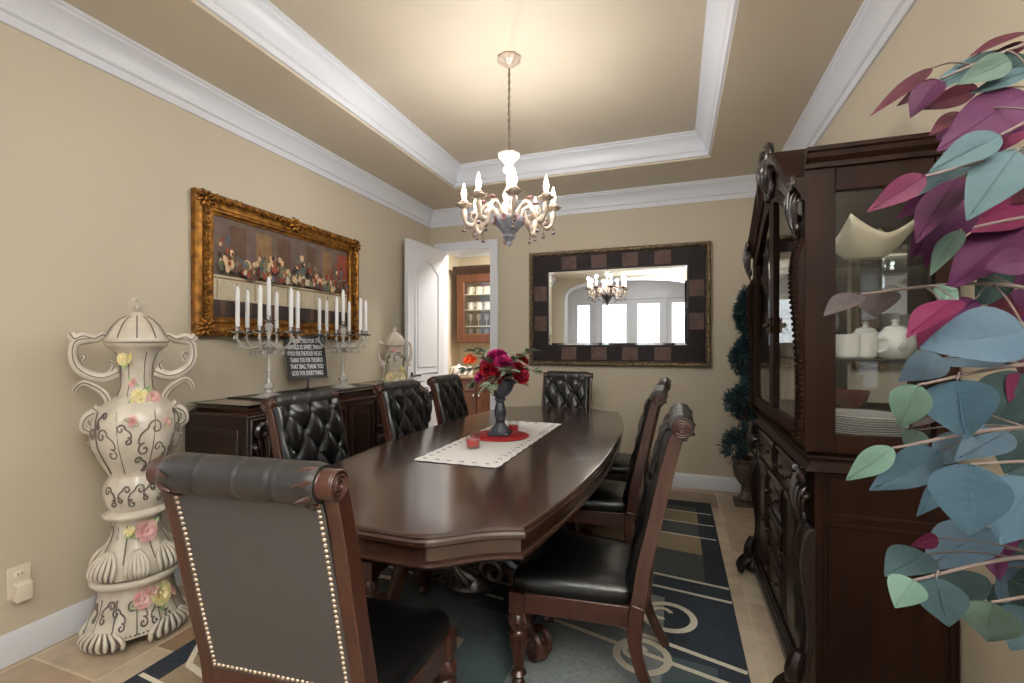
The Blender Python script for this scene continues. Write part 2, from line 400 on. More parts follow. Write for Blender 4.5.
dl = door_leaf(); dl.location = (-2.408, 4.53, .006); dl.rotation_euler = (0, 0, R(-93.6))

# pantry behind the doorway
PY = 6.05
struct(MB().box(-3.3, 0.2, PY, PY + .1, 0, 3).build('wall_pantry_back', M['cream_wall'], smooth=False))
struct(MB().box(-3.04, -2.94, YB + .14, PY, 0, 3).build('wall_pantry_left', M['cream_wall'], smooth=False))
struct(MB().box(-.2, -.1, YB + .14, PY, 0, 3).build('wall_pantry_right', M['cream_wall'], smooth=False))
struct(MB().box(-3.04, -.1, YB + .14, PY, 2.74, 2.8).build('ceiling_pantry', M['wall'], smooth=False))
trim('trim_9', (-2.94, PY), (-.2, PY), (0, -1), CROWN, 2.74, M['trim'])
trim('trim_10', (-2.94, YB + .14), (-2.94, PY), (1, 0), CROWN, 2.74, M['trim'], 0, 1)
l = bpy.data.lights.new('pantry_fill', 'AREA'); l.shape = 'DISK'; l.size = .5; l.energy = 45; l.color = (1, .96, .88)  # added fill to brighten the pantry, no fixture modelled
o = bpy.data.objects.new('pantry_fill', l); COL.objects.link(o); o.location = (-1.6, 5.3, 2.72)

# foyer behind the camera: arch wall, french doors
mb = MB(); AX0, AX1, AZ, ARISE = -2.26, .53, 2.29, .42
pts = [(AX0, 0)]
for i in range(25):
    a = pi - pi * i / 24; pts.append(((AX0 + AX1) / 2 + (AX1 - AX0) / 2 * cos(a), AZ + ARISE * max(0, sin(a)) ** .62))
pts.append((AX1, 0))
for i in range(len(pts) - 1):
    (xa, za), (xb, zb) = pts[i], pts[i + 1]
    if abs(xb - xa) < 1e-6: continue
    q = [(xa, za), (xb, zb), (xb, 3.3), (xa, 3.3)]; mb.prism(q, YF - .15, YF, 'xz')
mb.box(-4.6, AX0, YF - .15, YF, 0, 3.3); mb.box(AX1, 2.9, YF - .15, YF, 0, 3.3)
struct(mb.build('wall_front', M['wall'], smooth=False))
l = bpy.data.lights.new('foyer_fill', 'AREA'); l.shape = 'DISK'; l.size = 1.0; l.energy = 26; l.color = (1, .97, .92)  # added overhead fill so the foyer reads brighter in the mirror
o = bpy.data.objects.new('foyer_fill', l); COL.objects.link(o); o.location = (-.85, -2.4, 3.27)
tr = MB(); tr.tube([(x, YF + .005, z) for x, z in pts], .035, 8, flat=.5, up=(0, 1, 0)); struct(tr.build('trim_11', M['trim']))
struct(MB().box(-4.6, -4.5, FY, YF, 0, 3.3).build('wall_foyer_left', M['wall'], smooth=False))
struct(MB().box(2.8, 2.9, FY, YF, 0, 3.3).build('wall_foyer_right', M['wall'], smooth=False))
struct(MB().box(-4.6, 2.9, FY - .15, YF, 3.3, 3.4).build('ceiling_foyer', M['trim'], smooth=False))
oy = [(-2.83, -2.21, .1, 2.62), (-2.10, -1.17, 0, 2.62), (-1.13, -.27, 0, 2.62), (-.21, .50, .1, 2.62)]
wall_with_holes('wall_foyer_end', 'y', FY, -.15, -4.6, 2.9, 0, 3.3, oy, M['trim'])
for k, (x0, x1, z0, z1) in enumerate(oy):
    f = MB(); b_ = .13
    for q in ((x0, x0 + b_, z0, z1), (x1 - b_, x1, z0, z1), (x0 + b_, x1 - b_, z0, z0 + b_ * 1.5), (x0 + b_, x1 - b_, z1 - b_, z1)):
        f.box(q[0], q[1], FY - .09, FY - .04, q[2], q[3])
    fr = struct(f.build(('window_3', 'door_2', 'door_3', 'window_4')[k], M['trim'], smooth=False))
    MB().box(x0 + b_, x1 - b_, FY - .068, FY - .062, z0 + b_ * 1.5, z1 - b_).build('pane', M['glass'], fr)
    g = MB(); cx = (x0 + x1) / 2
    for j in range(5):
        zc = z0 + .45 + j * .42; sg = 1 if j % 2 else -1
        for mir in (-1, 1):
            sp = spiral(0, 0, .17, .02, 0, 2.6 * pi, 26)
            g.tube([(cx + mir * (.02 + .13 + x) if mir > 0 else cx - (.02 + .13 + x), FY - .075, zc + z * sg) for x, z in sp], .006, 6)
    g.build('scrollwork', M['iron'], fr)

# ------------------------------------------------------------------ rug
def rug():
    mats = [mat('rug_navy', (28, 36, 48), .95, rgb2=(44, 52, 62), scale=60, bump=.5, bscale=220),
            mat('rug_charcoal', (62, 66, 66), .95, rgb2=(80, 84, 82), scale=60, bump=.5, bscale=220),
            mat('rug_cream', (220, 212, 194), .95, var=.08, scale=60, bump=.5, bscale=220),
            mat('rug_tan', (150, 132, 108), .95, var=.1, scale=60, bump=.5, bscale=220),
            mat('rug_teal', (78, 92, 96), .95, rgb2=(60, 74, 78), scale=110, bump=.5, bscale=220),
            mat('rug_bluegrey', (132, 138, 138), .95, rgb2=(112, 118, 120), scale=60, bump=.5, bscale=220)]
    x0, x1, y0, y1 = -2.0, .275, 0.95, 4.12
    mb = MB(); mb.box(x0, x1, y0, y1, 0, .007, 1)
    zt = [.0071]
    def poly(p, m):
        mb.add([(max(x0, min(x1, a)), max(y0, min(y1, b)), zt[0]) for a, b in p], [tuple(range(len(p)))], m); zt[0] += .00004
    def rect(a, b, c, d, m): poly([(a, c), (b, c), (b, d), (a, d)], m)
    def band(p, w, m):
        p = [Vector(q) for q in p]
        for i in range(len(p) - 1):
            t = (p[i + 1] - p[i]).normalized(); n = Vector((-t.y, t.x)) * w / 2
            poly([tuple(p[i] - n), tuple(p[i + 1] - n), tuple(p[i + 1] + n), tuple(p[i] + n)], m)
    def ring(cx, cy, r, w, m, n=40, a0=0, a1=2 * pi):
        vs = []; fs = []
        for i in range(n + 1):
            a = a0 + (a1 - a0) * i / n
            vs += [(cx + r * cos(a), cy + r * sin(a), zt[0]), (cx + (r - w) * cos(a), cy + (r - w) * sin(a), zt[0])]
        fs = [(2 * i, 2 * i + 1, 2 * i + 3, 2 * i + 2) for i in range(n)]; mb.add(vs, fs, m); zt[0] += .00004
    # outer border
    rect(x0, x1, y0, y0 + .12, 0); rect(x0, x1, y1 - .14, y1, 0); rect(x0, x0 + .13, y0, y1, 0); rect(x1 - .12, x1, y0, y1, 0)
    for k, sx in enumerate((1, -1)):
        def f(p): return [((a if sx > 0 else x0 + x1 - a), (b if sx > 0 else y0 + y1 - b)) for a, b in p]
        # lines and panels read off the right hand strip
        poly(f([(-.75, 3.7), (.16, 3.62), (.16, 3.86), (-.75, 3.9)]), 3)
        poly(f([(-.85, 3.22), (.16, 3.08), (.16, 3.36), (-.85, 3.44)]), 3)
        poly(f([(-.95, 2.98), (.16, 2.86), (.16, 3.08), (-.95, 3.2)]), 1)
        poly(f([(-.95, 2.1), (.16, 2.02), (.16, 2.72), (-.95, 2.80)]), 0)
        poly(f([(-.9, 1.62), (.16, 1.5), (.16, 2.02), (-.9, 2.1)]), 4)
        poly(f([(-.62, 1.62), (-.05, 1.58), (-.05, 2.5), (-.62, 2.6)]), 5)
        band(f([(-.8, 3.93), (.26, 3.84)]), .018, 2); band(f([(-.8, 3.69), (.26, 3.60)]), .018, 2)
        band(f([(-.85, 3.46), (.26, 3.35)]), .018, 2)
        band(f([(-.9, 2.86), (.27, 2.70)]), .022, 2); band(f([(-.9, 2.72), (.27, 2.56)]), .022, 2)
        band(f([(-.6, 2.28), (.27, 2.03)]), .024, 2); band(f([(-.6, 2.14), (.27, 1.92)]), .024, 2)
        for (cx, cy, r) in ((-.03, 2.33, .13), (-.13, 2.0, .12)):
            if sx < 0: cx, cy = x0 + x1 - cx, y0 + y1 - cy
            ring(cx, cy, r, .032, 2)
            ring(cx - .03, cy + .02, .055, .022, 2, 24, .3, 5.0)
    ring(-1.55, 1.62, .12, .03, 2); ring(-1.52, 2.05, .17, .035, 2)
    band([(-2.0, 1.5), (-1.86, 1.33), (-1.2, 1.2)], .026, 2); band([(-1.95, 1.16), (-1.4, 1.05)], .022, 2)
    rect(-1.85, -1.2, 1.4, 1.9, 4); band([(-1.9, 1.9), (-1.0, 1.75)], .024, 2)
    o = mb.build('area_rug', mats, smooth=False)
    tag(o, 'dark navy and grey patterned area rug with cream lines and rings under the dining table', 'rug')
rug()
RZ = .010    # top of the rug

# ------------------------------------------------------------------ dining table
def table_outline(n=10):
    """boat shaped top with a straight centre run and ogee shoulders at each end; local, long axis y"""
    L = 1.445; p = []
    def wside(y): return .50 + .125 * (1 - (abs(y) / 1.29) ** 2.2)
    for i in range(25):
        y = -1.29 + 2.58 * i / 24; p.append((wside(y), y))
    sh = [(.50, 1.29), (.46, 1.302), (.40, 1.328), (.35, 1.363), (.30, 1.405), (.262, 1.432), (.215, 1.445)]
    p += [tuple(q) for q in smoothpath(sh, 4)][3:]
    q = [(-x, y) for x, y in reversed(p)]
    top = p + q
    lower = [(-x, -y) for x, y in p[25:]] ; 
    low = [(x, -y) for x, y in reversed(p[25:])]
    return top + lower + low
def outline_layers(mb, out, prof, m=0):
    n = len(out); nr = []
    area2 = sum(out[i][0] * out[(i + 1) % n][1] - out[(i + 1) % n][0] * out[i][1] for i in range(n)); sg = 1 if area2 > 0 else -1
    for i in range(n):
        a = Vector(out[i - 1]); b = Vector(out[i]); c = Vector(out[(i + 1) % n])
        t1 = (b - a).normalized(); t2 = (c - b).normalized(); n1 = Vector((-t1.y, t1.x)) * sg; n2 = Vector((-t2.y, t2.x)) * sg
        k = (n1 + n2); k = k / max(.35, (1 + n1.dot(n2))); nr.append(k)
    vs = [(out[i][0] + nr[i].x * o, out[i][1] + nr[i].y * o, z) for o, z in prof for i in range(n)]
    L = len(prof); fs = [(j * n + i, j * n + (i + 1) % n, (j + 1) * n + (i + 1) % n, (j + 1) * n + i) for j in range(L - 1) for i in range(n)]
    cx, cy = (sum(p[0] for p in out) / n, sum(p[1] for p in out) / n)
    for q, (j0, zc) in enumerate(((0, prof[0][1]), ((L - 1) * n, prof[-1][1]))):     # flat caps with their own ring of points
        o_ = len(vs); vs += [vs[j0 + i] for i in range(n)] + [(cx, cy, zc)]; fs += [(o_ + i, o_ + (i + 1) % n, o_ + n) for i in range(n)]
    mb.add(vs, fs, m)
def dining_table():
    T = thing('dining_table', 'long dark wooden dining table with shaped ends and carved pedestals on the rug', 'table', (-.925, 2.585, RZ), R(.4))
    out = table_outline()
    z = .75
    mb = MB(); outline_layers(mb, out, [(.03, z - .034), (.004, z - .034), (0, z - .028), (0, z - .018), (.006, z - .012), (.006, z - .006), (.012, z - .001), (.02, z)])
    mb.build('tabletop', M['table'], T, ang=30)
    mb = MB(); outline_layers(mb, out, [(.024, z - .034), (.024, z - .080), (.014, z - .086), (.012, z - .094), (.018, z - .102), (.05, z - .102)])
    mb.build('apron', M['table'], T, ang=30)
    for sy in (-1, 1):
        yc = sy * .55
        c = MB(); c.M = Matrix.Translation((0, yc, 0))
        c.box(-.26, .26, -.16, .16, z - .16, z - .10)
        c.lathe([(.05, .10), (.10, .13), (.13, .17), (.12, .21), (.075, .25), (.06, .28), (.075, .31), (.115, .37), (.13, .43), (.11, .49), (.07, .53), (.09, .56), (.13, .585), (.14, .60)], 32, mod=lambda a, zz: 1 + .05 * cos(12 * a) if .3 < zz < .5 else 1)
        col = c.build('pedestal', M['woodh'], T)
        for k in range(4):
            g = MB(); g.M = Matrix.Translation((0, yc, 0)) @ Matrix.Rotation(R((28, 152, 208, 332)[k]), 4, 'Z')
            path = smoothpath([(.06, 0, .25), (.14, 0, .33), (.24, 0, .35), (.32, 0, .27), (.36, 0, .15), (.40, 0, .065), (.45, 0, .045)], 6)
            g.tube(path, [.042 - .012 * i / len(path) for i in range(len(path))], 10, flat=1.0)
            sp = spiral(.425, .07, .06, .012, -pi / 2, 2.2 * pi, 22)
            for yy in (-.028, .028): g.tube([(x, yy, zz) for x, zz in sp], .014, 6)
            sp = spiral(.15, .30, .07, .012, -.2, -4.4, 22)
            for yy in (-.035, .035): g.tube([(x, yy, zz) for x, zz in sp], .014, 6)
            g.ball((.43, 0, .04), (.06, .045, .04), 12, 8)
            for q in range(4):
                g.tube([(.22 + .05 * q, -.03, .375 - .01 * q * q), (.235 + .05 * q, 0, .395 - .012 * q * q), (.22 + .05 * q, .03, .375 - .01 * q * q)], .012, 6)
            g.build('leg', M['chairwood'], col)
        for side in (-1, 1):
            s_ = MB(); s_.M = Matrix.Translation((0, yc + side * .19, .27))
            for q in range(9):
                a = R(-160 + 140 * q / 8 + 70 * 0); a = R(200 + 140 * q / 8)
                pts = [(cos(a) * r, side * (.03 - r * r * 1.2), sin(a) * r + .08) for r in (.015, .05, .09, .125)]
                s_.tube(pts, [.008, .012, .016, .013], 6)
            for mir in (-1, 1):
                sp = spiral(.19, .06, .055, .01, pi, -1.6 * pi if False else pi - 2.6 * pi, 22)
                s_.tube([(mir * x, side * .02, zz) for x, zz in sp], .015, 6)
                pth = smoothpath([(.03, 0, .09), (.12, 0, .13), (.24, 0, .11), (.34, 0, .06)], 5)
                s_.tube([(mir * p.x, p.y, p.z) for p in pth], taper(.028, .02, len(pth)), 8)
            s_.build('shell_carving', M['woodh'], col)
    return T
dining_table()
TZ = RZ + .75

# ------------------------------------------------------------------ chairs
def ribbon(mb, path, widths, x0, x1, m=0):
    """a board cut to a side profile in the yz plane, from x0 to x1"""
    p = [Vector(q) for q in path]; N = len(p); a = []; b = []
    for i in range(N):
        t = (p[min(i + 1, N - 1)] - p[max(i - 1, 0)]).normalized(); n = Vector((-t.y, t.x)); a.append(p[i] + n * widths[i] / 2); b.append(p[i] - n * widths[i] / 2)
    vs = []; fs = []
    for i in range(N): vs += [(x0, *a[i]), (x0, *b[i]), (x1, *b[i]), (x1, *a[i])]
    for i in range(N - 1):
        for k in range(4): fs.append((4 * i + k, 4 * i + (k + 1) % 4, 4 * i + 4 + (k + 1) % 4, 4 * i + 4 + k))
    fs += [(0, 1, 2, 3), (4 * N - 4, 4 * N - 3, 4 * N - 2, 4 * N - 1)]
    mb.add(vs, fs, m)
STILE = [(-.224, .385), (-.232, .44), (-.243, .52), (-.268, .63), (-.292, .74), (-.318, .86), (-.338, .94), (-.352, .985)]
def back_y(z):
    for i in range(len(STILE) - 1):
        (ya, za), (yb, zb) = STILE[i], STILE[i + 1]
        if z <= zb or i == len(STILE) - 2: return ya + (yb - ya) * (z - za) / (zb - za)
def make_chair(label):
    T = thing('dining_chair', label, 'chair')
    HW = .213
    # seat: domed cushion, wider at the front
    mb = MB()
    def hw(v): return .195 + .055 * v          # half width, v 0 back .. 1 front
    out = []
    for k in range(40):
        a = 2 * pi * k / 40; e = .26
        cx = (abs(cos(a)) ** e) * (1 if cos(a) > 0 else -1); cy = (abs(sin(a)) ** e) * (1 if sin(a) > 0 else -1)
        v = (cy + 1) / 2; out.append((cx * hw(v), -.225 + .475 * v))
    n = 40; lay = [(q, w - .055) for q, w in [(.97, .415), (1.0, .425), (1.01, .445), (1.0, .462), (.97, .475), (.88, .487), (.7, .496), (.4, .501), (.05, .502)]]
    vs = [(x * s_, (y - .01) * s_ + .01, z) for s_, z in lay for x, y in out]; L = len(lay)
    fs = [(j * n + i, j * n + (i + 1) % n, (j + 1) * n + (i + 1) % n, (j + 1) * n + i) for j in range(L - 1) for i in range(n)] + [tuple(range(n)), tuple(range((L - 1) * n, L * n))]
    mb.add(vs, fs); mb.build('seat', M['seatdark'], T, ang=60)
    mb = MB(); z0, z1 = .29, .365
    mb.box(-.225, .225, .215, .242, z0 + .005, z1)
    for s_ in (-1, 1):
        ya, yb = -.21, .235; xa, xb = .178, .232
        mb.add([(s_ * xa, ya, z0), (s_ * (xa + .025), ya, z0), (s_ * (xb + .012), yb, z0), (s_ * (xb - .013), yb, z0), (s_ * xa, ya, z1), (s_ * (xa + .025), ya, z1), (s_ * (xb + .012), yb, z1), (s_ * (xb - .013), yb, z1)],
               [(0, 1, 2, 3), (4, 5, 6, 7), (0, 1, 5, 4), (1, 2, 6, 5), (2, 3, 7, 6), (3, 0, 4, 7)])
    mb.box(-.18, .18, -.235, -.21, z0, z1)
    mb.build('seat_frame', M['chairwood'], T, bevel=.003)
    # front legs
    for s_ in (-1, 1):
        g = MB(); g.M = Matrix.Translation((s_ * .222, .215, 0))
        g.box(-.029, .029, -.029, .029, .285, .365)
        g.lathe([(r, z * .86) for r, z in [(.012, 0), (.024, .004), (.027, .016), (.02, .03), (.014, .04), (.024, .052), (.03, .06), (.024, .068), (.018, .076), (.02, .10), (.03, .16), (.034, .205), (.031, .225), (.036, .232), (.036, .240), (.026, .246), (.022, .254), (.034, .275), (.037, .295), (.028, .318), (.022, .326), (.03, .333), (.03, .34)]], 20,
                mod=lambda a, z: 1 + .10 * cos(10 * a) if (.22 < z < .275 or .163 < z < .2) else 1)
        g.build('leg', M['chairwood'], T)
        g = MB(); ribbon(g, smoothpath([(-.224, .385), (-.214, .335), (-.212, .25), (-.23, .165), (-.265, .08), (-.31, .0)], 4), [.05 + .008 * sin(pi * min(1, i / 10)) - .018 * i / 20 for i in range(21)], s_ * HW - .018, s_ * HW + .018)
        g.build('leg', M['chairwood'], T, bevel=.006)
        st = MB(); ribbon(st, [tuple(q) for q in smoothpath(STILE, 3)], [.052 - .012 * i / 21 for i in range(22)], s_ * HW - .018, s_ * HW + .018)
        st.M = Matrix.Translation((s_ * HW - .017, -.366, 1.008)) @ Matrix.Rotation(R(90), 4, 'Y')
        st.lathe([(.0, 0), (.028, .0), (.032, .003), (.032, .031), (.028, .034), (0, .034)], 24, cap=False)
        for rr in (.011, .020, .028):
            for zz in (.0, .034): st.tube([(rr * cos(2 * pi * k / 20), rr * sin(2 * pi * k / 20), zz) for k in range(20)], .005, 6, closed=True)
        st.M = Matrix.Identity(4)
        so = st.build('stile', M['chairwood'], T, bevel=.003)
        ac = MB(); ac.M = Matrix.Translation((s_ * (HW - .045), -.368, 1.005))
        for k in range(7):
            a = R(20 + 45 * k); ac.tube([(s_ * .022, .034 * cos(a), .037 * sin(a)), (.008 * s_, .043 * cos(a + .15), .043 * sin(a + .15)), (-s_ * .012, .045 * cos(a + .3), .045 * sin(a + .3))], [.007, .006, .002], 6)
        ac.build('leaf_carving', M['chairwood'], so)
    # rear leather panel, front tufted pad
    W2 = HW - .017
    mb = MB(); mb.grid(lambda u, v: (-W2 + 2 * W2 * u, back_y(.50 + .50 * v) - .022, .50 + .50 * v), 6, 16)
    mb.box(-W2, W2, back_y(.46) - .026, back_y(.46) + .02, .435, .502)
    mb2 = MB(); mb2.box(-W2, W2, back_y(.46) - .030, back_y(.46) + .02, .385, .503); 
    mb2.build('back_rail', M['chairwood'], T, bevel=.004)
    mb = MB(); mb.grid(lambda u, v: (-W2 + 2 * W2 * u, back_y(.50 + .49 * v) - .024, .50 + .49 * v), 6, 16)
    bp = mb.build('back_panel', M['sheenleather'], T, ang=80)
    nb = MB()
    def nail(x, z): nb.ball((x, back_y(z) - .025, z), (.0052, .004, .0052), 8, 5)
    for k in range(35):
        for s_ in (-1, 1): nail(s_ * (W2 - .012), .52 + .445 * k / 34)
    for k in range(29): nail(-(W2 - .012) + 2 * (W2 - .012) * k / 28, .512)
    nb.build('nailhead_trim', M['nail'], bp)
    mb = MB(); z0, z1 = .42, 1.0; LX, LZ = .072, .105
    def tuft(u, v):
        x = -(HW + .006) + 2 * (HW + .006) * u; z = z0 + (z1 - z0) * v
        p = x / LX / 2 + (z - .55) / LZ / 2; q = x / LX / 2 - (z - .55) / LZ / 2
        c = (abs(sin(pi * p)) * abs(sin(pi * q))) ** .38
        e = min(1, min(u, 1 - u) * 9, (1 - v) * 12 + .3)
        dp = abs(p - round(p)) ** 2 + abs(q - round(q)) ** 2
        h = .030 + (.030 * c - .010 * math.exp(-dp * 90)) * e
        if min(u, 1 - u) < .08: h = h + .012 * (1 - abs(min(u, 1 - u) - .05) / .05) * .6
        if min(u, 1 - u) < .001: h = .012
        return (x, back_y(z) + .0 + h, z)
    mb.grid(tuft, 56, 64)
    bk = mb.build('backrest', M['leather'], T, ang=80)
    for i in range(-4, 5):
        for j in range(0, 9):
            if (i + j) % 2: continue
            x = i * LX; z = .55 + j * LZ - 2 * LZ * 0
            if abs(x) < W2 - .03 and z < .97:
                MB().ball((x, back_y(z) + .026, z), (.010, .006, .010), 10, 6).build('button', M['leather'], bk)
    # rolled top
    mb = MB(); mb.M = Matrix.Translation((-W2, -.366, 1.008)) @ Matrix.Rotation(R(90), 4, 'Y')
    N = 41; pr = []
    for i in range(N):
        x = 2 * W2 * i / (N - 1); g = min(abs(x - 2 * W2 * k / 4) for k in (1, 2, 3)); ed = min(x, 2 * W2 - x)
        pr.append((.044 - .005 * math.exp(-(g / .005) ** 2) - .005 * math.exp(-(ed / .01) ** 2), x))
    mb.lathe(pr, 28); mb.build('top_roll', M['rollleather'], T, ang=70)
    return T
chairs = 'tufted black leather dining chairs'
c0 = make_chair('black leather dining chair at the near table end, its studded grey-sheened back turned to us')
c0.location = (-.905, 1.108, RZ); c0.rotation_euler = (0, 0, R(5.4)); c0['group'] = chairs
dup(c0, (-.345, 1.885, RZ), R(90), 'nearest of the three black leather chairs on the china cabinet side of the table')
dup(c0, (-.45, 2.81, RZ), R(90), 'middle of the three black leather chairs on the china cabinet side of the table')
dup(c0, (-.44, 3.60, RZ), R(90), 'farthest of the three black leather chairs on the china cabinet side of the table')
dup(c0, (-1.46, 1.905, RZ), R(-90), 'nearest tufted black chair on the sideboard side, in front of the left sideboard drawers')
dup(c0, (-1.43, 2.73, RZ), R(-90), 'middle tufted black chair on the sideboard side, below the small porcelain urn')
dup(c0, (-1.43, 3.41, RZ), R(-90), 'farthest tufted black chair on the sideboard side, in front of the white door')
dup(c0, (-.955, 3.93, RZ), R(180), 'tufted black leather chair at the far table end under the framed mirror')

# ------------------------------------------------------------------ things on the table
mb = MB()
def runner(u, v):
    x = -1.16 + .415 * u; y = 1.90 + 1.22 * v
    sc = .008 * abs(sin(v * 40)) * (1 if u in (0, 1) else 0) * (1 if u else -1); sy = .008 * abs(sin(u * 16)) * (1 if v in (0, 1) else 0) * (1 if v else -1)
    return (x + sc, y + sy, .0016 + .0012 * sin(x * 31 + y * 17) * sin(y * 23))
mb.M = Matrix.Translation((0, 0, TZ + .0018)); mb.grid(runner, 24, 60)
n_ = len(mb.v)
for k in range(46):      # embroidery sprigs
    t = k / 46 * 2 * (.415 + 1.22); w, h = .345, 1.14
    t = k / 46 * 2 * (w + h)
    x, y = (t, 0) if t < w else (w, t - w) if t < w + h else (w - (t - w - h), h) if t < 2 * w + h else (0, h - (t - 2 * w - h))
    a = random.random() * 6
    for q in (0, 1):
        mb.tube([(-1.125 + x + .012 * cos(a + q), 1.94 + y + .012 * sin(a + q), .0034), (-1.125 + x - .012 * cos(a + q * 2), 1.94 + y - .012 * sin(a + q * 2), .0034)], .0022, 5, m=1)
tag(mb.build('table_runner', [M['cloth'], M['stitch']], ang=80), 'white embroidered linen runner along the middle of the dining table', 'table runner')
mb = MB(); mb.lathe([(0.0, 0), (.172, 0), (.176, .003), (.172, .006), (0, .006)], 48, cap=False)
mat_ = mb.build('placemat', M['red']); mat_.location = (-.985, 2.57, TZ + .0052)
tag(mat_, 'round red felt mat under the dark flower urn on the runner', 'placemat')
VX, VY, VZ = -.985, 2.58, TZ + .0115
T = thing('flower_urn', 'tall dark slate footed urn holding red flowers on the round red mat', 'vase', (VX, VY, VZ), R(12))
mb = MB(); mb.box(-.062, .062, -.062, .062, 0, .022); mb.build('plinth', M['slate'], T, bevel=.004)
mb = MB(); mb.lathe([(.055, .02), (.052, .035), (.034, .06), (.026, .075), (.03, .085), (.026, .092), (.034, .115), (.036, .135), (.028, .17), (.022, .195), (.032, .205), (.032, .216), (.024, .222)], 24, mod=lambda a, z: 1 + .04 * cos(8 * a)); mb.build('stem', M['slate'], T)
mb = MB(); mb.lathe([(.024, .22), (.045, .235), (.064, .255), (.079, .29), (.085, .32), (.09, .326), (.082, .328), (.07, .29), (.02, .29)], 28, mod=lambda a, z: 1 + .03 * cos(14 * a)); mb.build('bowl', M['slate'], T)
def bloom(mb, r, layers=4, m=0, seedv=0):
    rd = random.Random(seedv)
    for L in range(layers):
        n = 5 + 2 * L if L else 4; tilt = R(12 + 62 * L / (layers - 1)); ln = r * (.6 + .45 * L / (layers - 1))
        for k in range(n):
            a = 2 * pi * k / n + L * .7 + rd.uniform(-.15, .15); w = ln * .48
            Mx = mb.M.copy(); mb.M = Mx @ Matrix.Rotation(a, 4, 'Z') @ Matrix.Rotation(tilt + rd.uniform(-.1, .1), 4, 'Y')
            mb.grid(lambda u, v: ((v * v * .16 - (2 * u - 1) ** 2 * .22 * v) * ln, (2 * u - 1) * w * (sin(pi * min(1, v * .62 + .06)) ** .7) * (1 if v < 1 else .75), v * ln), 4, 5, m)
            mb.M = Mx
def leafblade(mb, ln, w, m=0, curl=.25, fold=.18, n=8, vein=0):
    """leaf along +x, up +z"""
    def fn(u, v):
        s_ = 2 * u - 1; pr = (sin(pi * v ** .8)) ** .75 * (1 - .25 * v) * (1 - .3 * v ** 3) * 1.14 if 0 < v < 1 else 0.0
        return (ln * v, s_ * w / 2 * pr, -curl * ln * v * v + abs(s_) * fold * w * pr + .012 * w * sin(9 * v + 3 * s_) + vein * w * sin(46 * v - 9 * abs(s_)))
    mb.grid(fn, 6 if not vein else 10, n, m)
blooms = [(-.075, .03, .455, .055, 'petal_mag', 'magenta bloom at the top left of the bouquet'), (-.02, .02, .50, .06, 'petal_mag', 'topmost magenta bloom of the bouquet'),
          (.02, -.05, .455, .06, 'petal_mag', 'pink magenta bloom in the centre of the bouquet'), (-.03, -.07, .385, .062, 'petal_red', 'large red bloom low in front of the bouquet, left of centre'),
          (.115, -.04, .395, .068, 'petal_red', 'large red bloom on the right side of the bouquet'), (-.075, -.055, .425, .05, 'petal_red', 'red bloom on the left front of the bouquet'),
          (.135, .05, .475, .045, 'petal_red', 'small dark red bloom high on the right of the bouquet'), (-.01, .10, .46, .055, 'petal_red', 'red bloom at the back of the bouquet'),
          (-.125, -.03, .37, .035, 'petal_mag', 'small purple bud drooping at the left edge of the bouquet')]
vd = Vector((-VX, -VY)).normalized()
rt = Vector((-vd.y, vd.x))
for k, (a, b, z, r, mt, lab) in enumerate(blooms):
    p = Vector((VX + rt.x * a - vd.x * b * 1, VY + rt.y * a - vd.y * b, VZ + z - .025))
    p2 = Vector((VX, VY, VZ + .30)); d = (p - p2).normalized()
    d = (d + Vector((vd.x * .55, vd.y * .55, .1))).normalized()
    t = thing('artificial_flower', lab, 'flower', p2, 0, 'flowers in the urn')
    mb = MB(); mb.M = Matrix.Translation(p - p2 - d * r * .2) @ d.to_track_quat('Z', 'Y').to_matrix().to_4x4()
    bloom(mb, r, 5, 0, k); mb.ball((0, 0, r * .15), r * .22, 8, 6); mb.build('petals', M[mt], t, ang=180)
    mb = MB(); mb.tube(smoothpath([(0, 0, 0), tuple((p - p2) * .5 + Vector((0, 0, .02))), tuple(p - p2 - d * r * .2)], 4), .0035, 6); mb.build('stem', M['fern'], t)
for k in range(11):
    a = 2 * pi * k / 11 + .2; el = (-.1, .35, -.45)[k % 3]
    sp = thing('leaf_sprig', 'grey green leaf sprig ' + ['at the left edge', 'low at the front left', 'low in front', 'low at the front right', 'at the right edge', 'reaching far right', 'at the back right', 'behind the centre', 'at the back left', 'high on the left', 'reaching far left'][k] + ' of the red bouquet', 'leaves', (VX, VY, VZ + .31), 0, 'leaf sprigs in the urn')
    base = Vector((cos(a + pi) * rt.x + 0, 0, 0)); dirv = Vector((cos(a), sin(a), 0))
    end = dirv * (.19 if k % 2 else .21) + Vector((0, 0, .10 + el * .25))
    path = smoothpath([(0, 0, 0), tuple(end * .5 + Vector((0, 0, .04))), tuple(end)], 5)
    mb = MB(); mb.tube(path, .0025, 5); mb.build('stem', M['fern'], sp)
    mb = MB()
    for q in range(2, len(path)):
        for s_ in (-1, 1):
            dd = (path[min(q + 1, len(path) - 1)] - path[q - 1]).normalized()
            side = dd.cross(Vector((0, 0, 1))).normalized() * s_
            v = (dd * .8 + side * .8 + Vector((0, 0, random.uniform(-.2, .4)))).normalized()
            mb.M = Matrix.Translation(path[q]) @ v.to_track_quat('X', 'Z').to_matrix().to_4x4() @ Matrix.Rotation(random.uniform(-.6, .6), 4, 'X')
            leafblade(mb, random.uniform(.055, .085), .032, 0, .25)
    mb.build('leaves', M['fern'], sp, ang=180)
